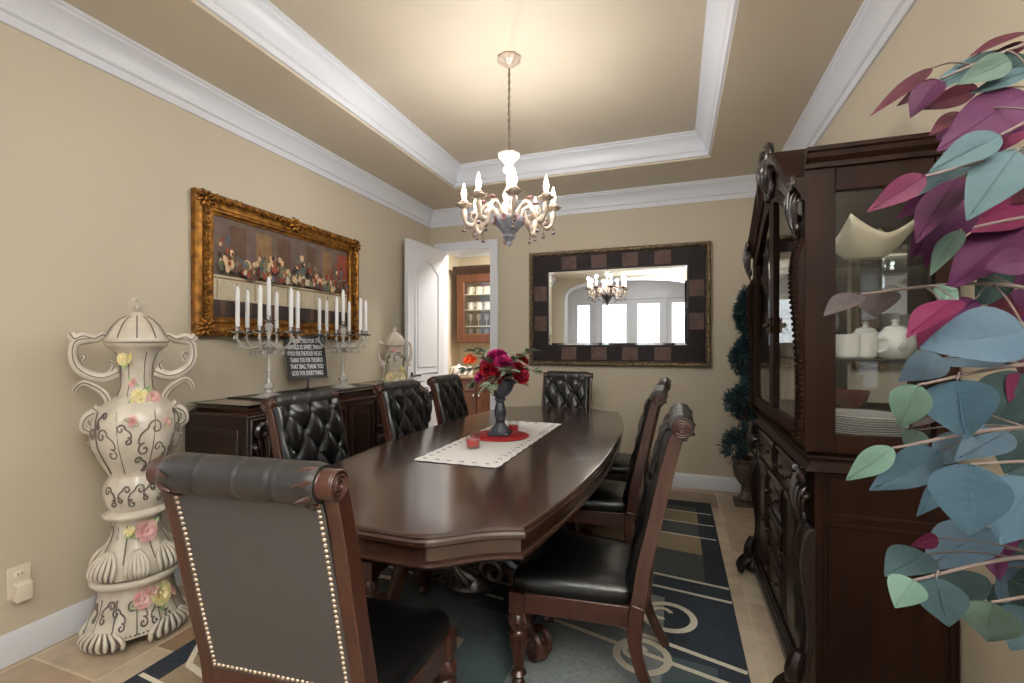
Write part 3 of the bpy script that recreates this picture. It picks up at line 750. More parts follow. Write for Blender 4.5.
def tealight(x, y, lab, s_=1):
    t = thing('candle_holder', lab, 'candle', (x, y, TZ + (.0046 if s_ == 1 else .0115)), 0, 'red candles in glass cups on the table')
    r, h = .036 * s_, .082 * s_
    MB().lathe([(r * .9, 0), (r, .004), (r * 1.04, h), (r * .97, h), (r * .93, .01), (0, .009)], 24, cap=True).build('glass_cup', M['glass'], t)
    MB().lathe([(0, .0105), (r * .9, .0105), (r * .93, h * .55), (r * .7, h * .53), (0, h * .53)], 24, cap=False).build('red_candle', M['redwax'], t)
    MB().tube([(0, 0, h * .53), (0, .001, h * .62)], .0013, 5).build('wick', M['black'], t)
tealight(-1.0, 2.20 + .02, 'red candle in a clear glass cup on the runner before the red mat')
tealight(-.94, 2.80 - .11, 'red candle in a glass cup behind the dark urn on the red mat', .9)

CB = XR - .006
# ------------------------------------------------------------------ sideboard on the left wall
class Local(MB):
    """shapes given in room coordinates, stored relative to their thing's base"""
    def __init__(s, T):
        super().__init__(); s.T = T; s.M = Matrix.Translation(-Vector(T.location))
        if T.name.startswith('china'): s.M = s.M @ Matrix.Translation((CB, 0, 0)) @ Matrix.Scale(1.04, 4, (1, 0, 0)) @ Matrix.Translation((-CB, 0, 0))
    def done(s, name, mats, parent=None, **k): return s.build(name, mats, parent or s.T, **k)
def acanthus(mb, w, h, depth=.03, m=0):
    """carved leaf scroll in the local yz plane, bulging along -x (outwards is -x)"""
    for mir in (-1, 1):
        sp = spiral(mir * w * .22, h * .80, w * .26, w * .05, pi / 2 + (0 if mir > 0 else 0), pi / 2 + mir * -2.4 * pi, 22)
        mb.tube([(-depth * .9, a, b) for a, b in sp], taper(w * .11, w * .05, len(sp)), 6, m=m)
        sp = spiral(mir * w * .16, h * .18, w * .2, w * .04, -pi / 2, -pi / 2 + mir * 2.2 * pi, 20)
        mb.tube([(-depth * .5, a, b) for a, b in sp], taper(w * .10, w * .04, len(sp)), 6, m=m)
        for q in range(3):
            x = mir * w * (.08 + .15 * q)
            pth = smoothpath([(-depth * .5, x * .4, h * .1), (-depth * (1.1 - .2 * q), x, h * (.38 + .05 * q)), (-depth * (1 - .3 * q), x * 1.15, h * (.62 - .04 * q)), (-depth * .3, x * .9, h * (.76 - .08 * q))], 5)
            mb.tube(pth, [w * .075 * (.5 + sin(pi * i / (len(pth) - 1)) * .6) for i in range(len(pth))], 6, m=m)
    pth = smoothpath([(-depth * .4, 0, 0), (-depth * 1.2, 0, h * .35), (-depth * 1.3, 0, h * .65), (-depth * .5, 0, h * .98)], 5)
    mb.tube(pth, [w * .11 * (.4 + .7 * sin(pi * i / (len(pth) - 1))) for i in range(len(pth))], 6, m=m)
def panel_front(mb, axis_x, y0, y1, z0, z1, out, depth=.014, m=0):
    """raised panel door or drawer front on plane x = axis_x, outwards = sign out"""
    e = axis_x
    mb.box(min(e, e + out * .016), max(e, e + out * .016), y0, y1, z0, z1, m)
    b = min(.045, (y1 - y0) * .16, (z1 - z0) * .2)
    mb.frame(y0 + .004, y1 - .004, z0 + .004, z1 - .004, [(0, .014), (0, .018), (b * .3, .024), (b * .6, .02), (b, .012), (b * 1.1, .012)], 'yz', e, out, m)
    mb.frame(y0 + b * 1.25, y1 - b * 1.25, z0 + b * 1.25, z1 - b * 1.25, [(0, .014), (b * .35, .022), (b * .45, .022)], 'yz', e, out, m)
    mb.box(min(e + out * .01, e + out * .0215), max(e + out * .01, e + out * .0215), y0 + b * 1.6, y1 - b * 1.6, z0 + b * 1.6, z1 - b * 1.6, m)
def knob(mb, x, y, z, out, r=.013):
    Mx = mb.M.copy(); mb.M = Mx @ Matrix.Translation((x, y, z)) @ Matrix.Rotation(R(90 * out), 4, 'Y')
    mb.lathe([(r * 1.3, 0), (r * 1.1, .003), (r * .45, .006), (r * .45, .014), (r, .02), (r * .95, .027), (r * .3, .031)], 14); mb.M = Mx

SB = thing('sideboard', 'dark carved sideboard standing against the left wall under the gold framed painting', 'sideboard', (-2.31, 2.71, 0))
SX0, SX1, SY0, SY1, SZ = -2.545, -2.09, 1.80, 3.62, .985
b = Local(SB); b.box(SX0, SX1, SY0, SY1, .12, .93); b.box(SX0, SX1 + .012, SY0 - .012, SY1 + .012, .07, .14)
b.frame(SX0 + .05, SX1 - .06, .22, .86, [(0, 0), (0, .006), (.02, .008), (.04, 0)], 'xz', SY0, -1); b.done('carcass', M['wood'], bevel=.003)
b = Local(SB); out = [(SX0, SY0 - .0), (SX1, SY0), (SX1, SY1), (SX0, SY1)]
outline_layers(b, out, [(0, .925), (.012, .925), (.014, .94), (.03, .955), (.034, .965), (.034, .978), (.026, .985), (0, .985)]); b.v = [(max(x, SX0 + 2.31), y, z) for x, y, z in b.v]
b.done('top', M['table'], ang=30)
cY = 2.71
for sg in (-1, 1):
    b = Local(SB); b.box(SX1, SX1 + .03, cY + sg * .84 - .07, cY + sg * .84 + .07, .12, .92)
    b.done('pilaster', M['wood'], bevel=.006)
    b = Local(SB); b.M = b.M @ Matrix.Translation((SX1 + .03, cY + sg * .84, .62)) @ Matrix.Scale(-1, 4, (1, 0, 0)); acanthus(b, .15, .29, .04); b.done('corbel', M['woodh'])
    b = Local(SB); b.M = b.M @ Matrix.Translation((SX1 + .005, cY + sg * .84, 0)); b.lathe([(.03, 0), (.055, .01), (.06, .03), (.045, .055), (.03, .075), (.04, .09), (.03, .12)], 18); b.done('foot', M['woodh'])
    b = Local(SB); b.M = b.M @ Matrix.Translation((SX0 + .06, cY + sg * .84, 0)); b.lathe([(.03, 0), (.055, .01), (.06, .03), (.045, .055), (.03, .075), (.04, .09), (.03, .12)], 18); b.done('foot', M['woodh'])
    b = Local(SB); y0, y1 = sorted((cY + sg * .53, cY + sg * .75)); panel_front(b, SX1, y0, y1, .17, .90, 1); d_ = b.done('door', M['wood'])
    k = Local(SB); knob(k, SX1 + .02, cY + sg * .56, .56, 1); k.done('knob', M['brass'], d_)
    for (z0, z1) in ((.17, .42), (.44, .66), (.68, .90)):
        b = Local(SB); y0, y1 = sorted((cY + sg * .155, cY + sg * .51)); panel_front(b, SX1, y0, y1, z0, z1, 1); d_ = b.done('drawer', M['wood'])
        k = Local(SB)
        for yy in (.25, .42): knob(k, SX1 + .02, cY + sg * yy, (z0 + z1) / 2, 1)
        k.done('knob', M['brass'], d_)
b = Local(SB); panel_front(b, SX1, cY - .135, cY + .135, .17, .90, 1); d_ = b.done('door', M['wood'])
k = Local(SB); knob(k, SX1 + .02, cY - .11, .56, 1); k.done('knob', M['brass'], d_)

def mesh_thing(mb, name, mats, loc, label, cat, group=None, rz=0, **k):
    o = mb.build(name, mats, **k); o.location = loc; o.rotation_euler = (0, 0, rz); return tag(o, label, cat, group)
rb = MB(); rb.prism([(-.19, -.56), (.16, -.56), (.16, .50), (-.19, .50)], 0, .004); rb.frame(-.19, .16, -.56, .50, [(0, .004), (.0, .006), (.02, .006), (.02, .004)], 'xy')
mesh_thing(rb, 'sideboard_runner', M['black'], (-2.35, 2.61, SZ + .001), 'flat black runner lying on the sideboard under the candelabra', 'table runner', smooth=False)

# ------------------------------------------------------------------ porcelain
def ceramic_rose(T, name_parent, pos, nrm, r, mt, k):
    mb = MB(); n = Vector(nrm).normalized(); mb.M = Matrix.Translation(pos) @ n.to_track_quat('Z', 'Y').to_matrix().to_4x4()
    for L in range(3):
        nn = 4 + L; rr = r * (.3 + .33 * L)
        for q in range(nn):
            a = 2 * pi * q / nn + L * .6; Mx = mb.M.copy(); mb.M = Mx @ Matrix.Rotation(a, 4, 'Z') @ Matrix.Rotation(R(18 + 26 * L), 4, 'Y')
            mb.grid(lambda u, v: ((.22 * v * v) * rr, (2 * u - 1) * rr * .5 * (sin(pi * (.12 + .6 * v)) ** .8), v * rr * 1.05 + .0), 4, 4); mb.M = Mx
    mb.ball((0, 0, r * .12), r * .25, 8, 6)
    return mb.build('ceramic_flower', M[mt], T, ang=180)
def ceramic_leaf(T, pos, nrm, ang, ln):
    mb = MB(); n = Vector(nrm).normalized(); mb.M = Matrix.Translation(pos) @ n.to_track_quat('Z', 'Y').to_matrix().to_4x4() @ Matrix.Rotation(ang, 4, 'Z')
    leafblade(mb, ln, ln * .55, 0, -.12); return mb.build('ceramic_leaf', M['cgreen'], T, ang=180)
def prof_r(prof, z):
    for i in range(len(prof) - 1):
        (ra, za), (rb_, zb) = prof[i], prof[i + 1]
        if min(za, zb) <= z <= max(za, zb) and abs(zb - za) > 1e-6: return ra + (rb_ - ra) * (z - za) / (zb - za)
    return prof[-1][0]
def surf(prof, a, z, sx=1, sy=1, off=0):
    r = prof_r(prof, z) + off; return Vector((r * cos(a) * sx, r * sin(a) * sy, z))
def surf_scroll(mb, prof, a0, z0, pts, r, sx, sy, m=0, n=6):
    out = []
    for (x, z) in pts:
        zz = z0 + z; rr = max(.05, prof_r(prof, zz)); out.append(surf(prof, a0 + x / rr, zz, sx, sy, r * .3))
    mb.tube(out, r, n, m=m)
def scroll_set(mb, prof, a0, z0, s_, sx, sy, m=0, flip=1):
    """one rococo C and S scroll motif of size s_ on the surface"""
    A = spiral(.28 * s_ * flip, .25 * s_, .22 * s_, .04 * s_, (pi if flip > 0 else 0), (pi if flip > 0 else 0) - flip * 2.3 * pi, 20)
    B = spiral(-.05 * s_ * flip, -.30 * s_, .18 * s_, .03 * s_, pi / 2, pi / 2 + flip * 2.2 * pi, 20)
    C = [tuple(p) for p in smoothpath([(.06 * s_ * flip, .25 * s_), (-.14 * s_ * flip, .1 * s_), (-.2 * s_ * flip, -.12 * s_), (-.05 * s_ * flip, -.12 * s_)], 5)]
    for P in (A, B, C): surf_scroll(mb, prof, a0, z0, P, .0045, sx, sy, m)
def fluted(n, amt): return lambda a, z: 1 + amt * cos(n * a)

FRONT = -pi / 2 + .0    # local angle that looks at the middle of the room
SCV = (.77, .92, .985)
VT = thing('porcelain_urn', 'tall cream porcelain lidded urn with scroll handles and flowers, standing on its pedestal', 'vase', (-2.325, 1.425, .2875), R(58.4))
SYV = .82; VT.scale = SCV
VP = [(.165, .0), (.20, .005), (.205, .03), (.185, .07), (.15, .12), (.118, .17), (.108, .21), (.118, .24), (.155, .255), (.162, .266), (.155, .276), (.126, .286), (.146, .32), (.156, .36), (.150, .40), (.130, .435), (.127, .445), (.148, .48), (.18, .53), (.204, .58), (.208, .63), (.200, .69), (.180, .74), (.140, .775), (.095, .80), (.078, .84), (.074, .89), (.080, .95), (.098, .995), (.128, 1.02), (.145, 1.03), (.148, 1.04), (.12, 1.042)]
mb = MB(); mb.lathe([(r * (1.0 if z > .1 else 1.0), z) for r, z in VP], 64, sy=SYV, mod=lambda a, z: 1 + (.035 * cos(8 * a) if (.06 < z < .25) else .02 * cos(6 * a) if z > .44 else .012 * cos(12 * a)))
mb.build('body', M['ceramic'], VT, ang=60)
mb = MB(); LP = [(.148, 1.043), (.154, 1.05), (.150, 1.062), (.138, 1.085), (.115, 1.12), (.085, 1.148), (.05, 1.165), (.03, 1.175), (.022, 1.185), (.028, 1.192)]
mb.lathe(LP, 64, sy=SYV, mod=lambda a, z: 1 + .03 * cos(10 * a) if z > 1.062 else 1 + .01 * cos(40 * a))
ld = mb.build('lid', M['ceramic'], VT, ang=60)
mb = MB(); mb.ball((0, 0, 1.205), (.02, .02, .014))
for k in range(6):
    a = 2 * pi * k / 6; mb.tube(smoothpath([(.012 * cos(a), .012 * sin(a), 1.2), (.032 * cos(a), .032 * sin(a), 1.215), (.026 * cos(a), .026 * sin(a), 1.238), (.006 * cos(a), .006 * sin(a), 1.245)], 4), .006, 6)
mb.ball((0, 0, 1.247), .012); mb.build('finial', M['ceramic'], ld)
mb = MB()
for k in range(10):
    a = 2 * pi * (k + .5) / 10; mb.tube([surf(LP, a, z, 1, SYV, -.001) for z in (1.064, 1.08, 1.1, 1.125, 1.15, 1.165)], .0035, 5)
mb.build('lid_ribs', M['cgrey'], ld)
for s_ in (-1, 1):
    mb = MB(); gl = MB()
    def hp(pts, r0, r1):
        p = smoothpath([(s_ * x, 0, z - .292) for x, z in pts], 7); n = len(p)
        mb.tube(p, [1.55 * (r0 + (r1 - r0) * i / (n - 1)) for i in range(n)], 10)
        gl.tube([(q.x, -SYV * 0 - 1.5 * (r0 + (r1 - r0) * i / (n - 1)), q.z + .002) for i, q in enumerate(p)], .003, 5)
    hp([(.13, 1.345), (.145, 1.368), (.165, 1.362), (.19, 1.352), (.235, 1.362), (.268, 1.35), (.288, 1.372)], .010, .016)
    hp([(.20, 1.352), (.262, 1.34), (.278, 1.288), (.262, 1.23), (.21, 1.19), (.146, 1.178), (.08, 1.20)], .014, .017)
    hp([(.275, 1.115), (.262, 1.14), (.235, 1.156), (.20, 1.145), (.155, 1.115), (.13, 1.075), (.14, 1.04), (.175, 1.03), (.195, 1.045)], .008, .015)
    hp([(.235, 1.25), (.222, 1.27), (.235, 1.285), (.25, 1.275)], .008, .006)
    hp([(.14, 1.185), (.115, 1.205), (.105, 1.235), (.125, 1.25)], .010, .006)
    hp([(.19, 1.02), (.225, 1.0), (.235, .96), (.205, .935), (.20, .90), (.215, .885)], .016, .007)
    hp([(.16, 1.03), (.205, 1.015), (.21, .975), (.185, .96), (.175, .985)], .012, .006)
    hd = mb.build('handle', M['ceramic'], VT, ang=180); gl.build('handle_line', M['cgrey'], hd, ang=180)
mb = MB()
for a0, z0, s_, f in ((FRONT + .2, .62, .17, 1), (FRONT - .62, .60, .15, -1), (FRONT + 1.0, .60, .15, 1), (FRONT - 1.4, .60, .15, 1), (FRONT - .1, .36, .11, 1), (FRONT - .8, .36, .1, -1), (FRONT + .7, .36, .1, -1), (FRONT - .22, .64, .10, -1), (FRONT + .62, .55, .10, -1), (FRONT - .95, .70, .08, 1), (FRONT + .15, .50, .08, -1), (FRONT + .3, .37, .08, 1), (FRONT - .45, .37, .08, 1), (FRONT + 1.3, .7, .08, -1)):
    scroll_set(mb, VP, a0, z0, s_, 1, SYV, 0, f)
for a in (-1.35, -.55, .5, 1.3):
    mb.tube([surf(VP, FRONT + a * (1 + .3 * cos(6 * z)), z, 1, SYV, .001) for z in [.46 + .02 * k for k in range(15)]], .003, 5)
    mb.tube([surf(VP, FRONT + a * .9, z, 1, SYV, .001) for z in [.80 + .02 * k for k in range(11)]], .0028, 5)
for k in range(9):
    a = FRONT - 1.6 + 3.2 * k / 8; mb.tube([surf(VP, a + .5 * (.2 - z), z, 1, SYV, .001) for z in (.07, .10, .13, .16, .19, .22)], .003, 5)
mb.build('scroll_relief', M['cgrey'], VT, ang=180)
for a in (FRONT - .85, FRONT + .85, FRONT + 2.3, FRONT - 2.3, FRONT):     # shell feet under the body
    mb = MB(); grv = MB()
    w = .35 if a != FRONT else .22
    for q in range(6):
        aa = a + w * (q - 2.5) / 2.5
        p = [surf(VP, a + (aa - a) * .3, .12, 1, SYV, .006), surf(VP, aa, .075, 1, SYV, .022), surf(VP, aa * 1.0, .03, 1, SYV, .018), surf(VP, a + (aa - a) * .75, .006, 1, SYV, .0)]
        mb.tube(smoothpath(p, 4), [.006 + .006 * sin(pi * i / 12) for i in range(13)], 7)
        if q < 5: a2 = aa + w / 5; grv.tube(smoothpath([surf(VP, a + (a2 - a) * .3, .12, 1, SYV, .008), surf(VP, a2, .075, 1, SYV, .026), surf(VP, a2, .03, 1, SYV, .022), surf(VP, a + (a2 - a) * .75, .006, 1, SYV, .004)], 4), .0028, 5)
    sf = mb.build('shell_foot', M['ceramic'], VT, ang=180); grv.build('shell_groove', M['cgrey'], sf, ang=180)
def put_flowers(T, prof, L, sy):
    for k, (a, z, r, mt) in enumerate(L):
        p = surf(prof, a, z, 1, sy, r * .15); n = Vector((cos(a), sin(a) / sy, .35)); ceramic_rose(T, T, p, n, r * 1.25, mt, k)
        for q in (.9, 3.6): ceramic_leaf(T, surf(prof, a, z, 1, sy, .004), n, q + k, r * 2.0)
put_flowers(VT, VP, [(FRONT + .12, .79, .036, 'yellow'), (FRONT + .62, .785, .03, 'pink'), (FRONT - .1, .70, .02, 'pink'), (FRONT + .75, .68, .018, 'pink'), (FRONT - .6, .975, .030, 'yellow'), (FRONT - .25, .86, .018, 'pink'), (FRONT + .35, .19, .042, 'pink'), (FRONT - .3, .20, .02, 'yellow')], SYV)
PD = thing('urn_pedestal', 'low cream porcelain pedestal with raised flowers, on the tile floor under the tall urn', 'pedestal', (-2.325, 1.425, 0), R(58.4)); PD.scale = SCV
PP = [(.235, 0.0), (.240, .012), (.234, .05), (.215, .10), (.190, .15), (.176, .20), (.178, .24), (.205, .258), (.216, .268), (.216, .282), (.205, .290), (.16, .286), (.15, .27)]
mb = MB(); mb.lathe(PP[2:], 64, sy=SYV, mod=lambda a, z: 1 + (.015 * cos(10 * a) if z < .24 else 0)); mb.build('body', M['ceramic'], PD, ang=60)
for a in [FRONT + x for x in (-.8, .8, 2.35, -2.35)]:
    mb = MB(); grv = MB()
    for q in range(8):
        aa = a + .55 * (q - 3.5) / 3.5; e = abs(q - 3.5) / 3.5
        p = [surf(PP, a + (aa - a) * .6, .085, 1, SYV, .002), surf(PP, aa, .05, 1, SYV, .014), surf(PP, aa, .028, 1, SYV, .012), surf(PP, aa, .008 + .03 * e, 1, SYV, -.008)]
        mb.tube(smoothpath(p, 4), [.009 + .004 * sin(pi * i / 12) for i in range(13)], 7)
        if q < 7: a2 = aa + .55 / 7; grv.tube(smoothpath([surf(PP, a + (a2 - a) * .6, .085, 1, SYV, .006), surf(PP, a2, .05, 1, SYV, .021), surf(PP, a2, .028, 1, SYV, .019), surf(PP, a2, .008 + .03 * e, 1, SYV, 0)], 4), .0032, 5)
    sf = mb.build('foot_scroll', M['ceramic'], PD, ang=180); grv.build('foot_groove', M['cgrey'], sf, ang=180)
mb = MB()
for a0, z0, s_, f in ((FRONT + .1, .14, .13, -1), (FRONT + .75, .13, .12, 1), (FRONT - .8, .16, .10, 1), (FRONT - .35, .13, .10, -1), (FRONT + .4, .12, .09, 1), (FRONT - 1.2, .15, .08, -1)): scroll_set(mb, PP, a0, z0, s_, 1, SYV, 0, f)
for k in range(7):
    a = FRONT - 1.5 + 3 * k / 6; mb.tube([surf(PP, a, z, 1, SYV, .002) for z in (.06, .09, .12, .15, .18, .21)], .003, 5)
for k in range(40):
    a = FRONT - 1.6 + 3.2 * k / 39; mb.ball(surf(PP, a, .062, 1, SYV, .003), .005, 6, 4)
mb.build('scroll_relief', M['cgrey'], PD, ang=180)
put_flowers(PD, PP, [(FRONT + .15, .195, .034, 'pink'), (FRONT + .62, .19, .042, 'yellow'), (FRONT + 1.0, .165, .022, 'pink'), (FRONT + .4, .215, .026, 'pink')], SYV)
# small urn on the sideboard
SU = thing('porcelain_urn', 'small ornate cream porcelain urn on the far end of the sideboard beside the white door', 'vase', (-2.31, 3.47, SZ + .001), R(40))
UP = [(.10, .0), (.115, .01), (.10, .04), (.07, .065), (.06, .09), (.075, .14), (.08, .2), (.075, .26), (.072, .29), (.085, .315), (.095, .325), (.09, .335)]
mb = MB(); mb.lathe(UP, 40, mod=fluted(8, .04)); mb.build('body', M['ceramic'], SU, ang=60)
mb = MB(); mb.lathe([(.09, .336), (.094, .345), (.07, .38), (.05, .41), (.022, .43), (.012, .44), (.02, .455), (.008, .475)], 32, mod=fluted(8, .06)); mb.build('lid', M['ceramic'], SU, ang=60)
for s_ in (-1, 1):
    mb = MB(); p = smoothpath([(s_ * .085, 0, .325), (s_ * .125, 0, .34), (s_ * .14, 0, .27), (s_ * .125, 0, .19), (s_ * .075, 0, .155)], 6); mb.tube(p, taper(.012, .014, len(p)), 8)
    p = smoothpath([(s_ * .135, 0, .15), (s_ * .10, 0, .15), (s_ * .085, 0, .11), (s_ * .10, 0, .06)], 5); mb.tube(p, taper(.012, .01, len(p)), 8); mb.build('handle', M['ceramic'], SU, ang=180)
mb = MB(); scroll_set(mb, UP, FRONT, .22, .09, 1, 1); scroll_set(mb, UP, FRONT + 1, .2, .08, 1, 1, 0, -1); scroll_set(mb, UP, FRONT - 1, .2, .08, 1, 1); mb.build('scroll_relief', M['cgrey'], SU, ang=180)
put_flowers(SU, UP, [(FRONT - .2, .28, .022, 'pink'), (FRONT + .8, .12, .022, 'yellow'), (FRONT + .5, .05, .034, 'cgold'), (FRONT - .5, .045, .034, 'cgold'), (FRONT + 1.4, .05, .03, 'cgold'), (FRONT + 1.5, .2, .02, 'cgreen')], 1)

# ------------------------------------------------------------------ candelabra and candles
def candelabrum(loc, rz, label, which):
    T = thing('candelabrum', label, 'candelabra', loc, rz, 'crystal candelabra')
    mb = MB(); mb.lathe([(.085, 0), (.088, .006), (.06, .016), (.025, .03), (.018, .045), (.032, .062), (.034, .075), (.016, .09), (.012, .11)], 12, mod=lambda a, z: 1 + .06 * cos(6 * a)); mb.build('base', M['crystal'], T, ang=20)
    mb = MB(); mb.lathe([(.012, .1), (.010, .14), (.018, .16), (.010, .18), (.008, .26), (.022, .28), (.03, .30), (.014, .32), (.010, .36), (.02, .40), (.026, .43), (.012, .45)], 12); mb.build('stem', M['crystal'], T, ang=30)
    spots = [(0, 0, .46)]
    for k in range(6):
        a = 2 * pi * k / 6 + .25; r = .165
        ar = MB(); p = smoothpath([(.015 * cos(a), .015 * sin(a), .33), (.06 * cos(a), .06 * sin(a), .30), (.12 * cos(a), .12 * sin(a), .295), (r * cos(a), r * sin(a), .34), (r * cos(a), r * sin(a), .385)], 5)
        ar.tube(p, .0065, 8); ao = ar.build('arm', M['crystal'], T)
        spots.append((r * cos(a), r * sin(a), .39))
        for q, (rr, zz) in enumerate(((.06, .27), (.11, .262), (.15, .30), (.18, .355))):
            d_ = MB(); d_.ball((rr * cos(a), rr * sin(a), zz), (.008, .008, .014), 8, 6); d_.build('drop', M['crystal'], ao)
    cups = []
    for (x, y, z) in spots:
        c = MB(); c.M = Matrix.Translation((x, y, z)); c.lathe([(.006, -.01), (.03, -.004), (.038, .004), (.03, .006), (.014, .006), (.016, .03), (.0125, .03), (.0125, .012)], 16, mod=lambda a, zz: 1 + .07 * cos(8 * a) if zz < .005 else 1)
        c.build('candle_cup', M['silver'], T)
    Mx = Matrix.Translation(loc) @ Matrix.Rotation(rz, 4, 'Z')
    pts = [Mx @ Vector((x, y, z + .012)) for x, y, z in spots]
    c_, s__ = cos(TH), sin(TH)
    order = sorted(range(7), key=lambda i: (c_ * pts[i].x + s__ * pts[i].y) / (-s__ * pts[i].x + c_ * pts[i].y))
    for rank, i in enumerate(order):
        c = MB(); h = .25; c.lathe([(.0118, 0), (.0118, h - .03), (.009, h - .012), (.004, h), (.0, h + .002)], 14)
        t = thing('taper_candle', '%s white taper candle in the %s crystal candelabrum' % (ordinal(rank, 7), which), 'candle', tuple(pts[i]), 0, 'taper candles in the candelabra')
        c.build('wax', M['wax'], t); w = MB(); w.tube([(0, 0, h), (.001, 0, h + .008)], .0012, 5); w.build('wick', M['black'], t)
candelabrum((-2.30, 2.13, SZ + .008), .83, 'crystal candelabrum left of the black letter board on the sideboard', 'left')
candelabrum((-2.30, 2.79, SZ + .008), .70, 'crystal candelabrum right of the black letter board on the sideboard', 'right')

# ------------------------------------------------------------------ letter board
LB = thing('letter_board', 'small black letter board with six lines of white words between the candelabra', 'sign', (-2.42, 2.57, SZ + .0075), R(58))
# local: face looks along -y ; x to the viewer's right
LBR = Matrix.Translation((0, 0, .085)) @ Matrix.Rotation(R(-17), 4, 'X')
mb = MB(); mb.M = LBR; mb.box(-.125, .125, -.009, .009, 0, .30); mb.frame(-.13, .13, -.005, .305, [(0, 0), (0, .008), (.010, .008), (.010, 0)], 'xz', -.009, -1); mb.build('board', M['boardface'], LB, smooth=False)
mb = MB(); mb.M = LBR
for k in range(19): mb.box(-.118, .118, -.0102, -.009, .012 + k * .015, .0145 + k * .015)
mb.build('felt_ridges', M['black'], LB, smooth=False)
mb = MB(); mb.tube([(0, .0, .0), (0, 0, .06), (0, .01, .09)], .008, 8); mb.lathe([(.05, 0), (.05, .006), (.012, .014)], 20); mb.build('stand', M['black'], LB)
lines = ['THANK YOU FOR THE', 'WORLD SO SWEET, THANK', 'YOU FOR THE FOOD WE EAT', 'THANK YOU FOR THE BIRDS', 'THAT SING, THANK YOU', 'GOD FOR EVERYTHING']
for k, tx in enumerate(lines):
    cu = bpy.data.curves.new('lettering', 'FONT'); cu.body = tx; cu.size = .046; cu.align_x = 'CENTER'; cu.extrude = .0008; cu.resolution_u = 2; cu.offset = .0007
    to = bpy.data.objects.new('lettering', cu); COL.objects.link(to)
    bpy.context.view_layer.update()
    me = bpy.data.meshes.new_from_object(to.evaluated_get(bpy.context.evaluated_depsgraph_get()))
    bpy.data.objects.remove(to)
    xs = [v.co.x for v in me.vertices]; wd = max(xs) - min(xs); sx = .215 / wd * (1 if k not in (0, 5) else .95)
    Tm = LBR @ Matrix.Translation((0, -.0115, .252 - k * .047)) @ Matrix.Rotation(R(90), 4, 'X') @ Matrix.Diagonal((sx, 1, 1, 1))
    me.transform(Tm); me.materials.clear(); me.materials.append(M['letter'])
    lo = bpy.data.objects.new('lettering', me); COL.objects.link(lo); lo.parent = LB

# ------------------------------------------------------------------ painting on the left wall
PT = thing('framed_painting', 'large painting in an ornate gold frame on the left wall above the sideboard', 'painting', (XL, 2.54, 1.775))
py0, py1, pz0, pz1 = 1.85, 3.265, 1.355, 2.19
b = Local(PT)
b.frame(py0, py1, pz0, pz1, [(0, .002), (0, .036), (.012, .05), (.028, .052), (.04, .042), (.06, .034), (.078, .034), (.088, .042), (.10, .04), (.108, .026), (.12, .022), (.12, .002)], 'yz', XL, 1)
fo = b.done('frame', M['gold'], ang=30)
b = Local(PT)
for (cy, cz) in ((py0 + .05, pz0 + .05), (py0 + .05, pz1 - .05), (py1 - .05, pz0 + .05), (py1 - .05, pz1 - .05), ((py0 + py1) / 2, pz1 - .04), ((py0 + py1) / 2, pz0 + .04)):
    for k in range(8):
        a = 2 * pi * k / 8; p = [(XL + .05, cy + .012 * cos(a), cz + .012 * sin(a)), (XL + .062, cy + .035 * cos(a + .2), cz + .035 * sin(a + .2)), (XL + .048, cy + .06 * cos(a + .35), cz + .055 * sin(a + .35))]
        b.tube(p, [.008, .012, .005], 6)
    b.ball((XL + .056, cy, cz), .016, 8, 6)
rd = random.Random(3)
def edge_run(y0, z0, y1, z1, n):
    for k in range(n):
        t = (k + .5) / n; y = y0 + (y1 - y0) * t; z = z0 + (z1 - z0) * t
        sp = spiral(y, z, .020, .005, rd.random() * 6, rd.random() * 6 + 7, 9); b.tube([(XL + .052 + .004 * (i % 2), q, w) for i, (q, w) in enumerate(sp)], .006, 5)
edge_run(py0 + .1, pz1 - .024, py1 - .1, pz1 - .024, 30); edge_run(py0 + .1, pz0 + .024, py1 - .1, pz0 + .024, 30); edge_run(py0 + .06, pz0 + .1, py0 + .06, pz1 - .1, 15); edge_run(py1 - .06, pz0 + .1, py1 - .06, pz1 - .1, 15)
b.done('carved_ornament', M['gold'], fo, ang=180)
cm = [mat('paint_mauve', (102, 86, 78), .8, var=.2, scale=14), mat('paint_umber', (92, 68, 54), .8, var=.2, scale=14), mat('paint_ochre', (128, 100, 68), .8, var=.2, scale=14), mat('paint_linen', (186, 176, 152), .8, var=.12, scale=30),
      mat('paint_russet', (140, 66, 48), .8, var=.25, scale=18), mat('paint_sage', (104, 108, 84), .8, var=.25, scale=18), mat('paint_flesh', (208, 176, 140), .8, var=.2, scale=20), mat('paint_shadow', (54, 44, 42), .8, var=.2, scale=14), mat('paint_slate', (84, 96, 104), .8, var=.2, scale=18)]
b = Local(PT); e = [XL + .012]
iy0, iy1, iz0, iz1 = py0 + .11, py1 - .11, pz0 + .11, pz1 - .11
def patch(pts, m):
    b.add([(e[0], y, z) for y, z in pts], [tuple(range(len(pts)))], m); e[0] += .00008
def rpatch(y0, y1, z0, z1, m): patch([(y0, z0), (y1, z0), (y1, z1), (y0, z1)], m)
b.box(XL + .002, XL + .0115, iy0, iy1, iz0, iz1, 0)
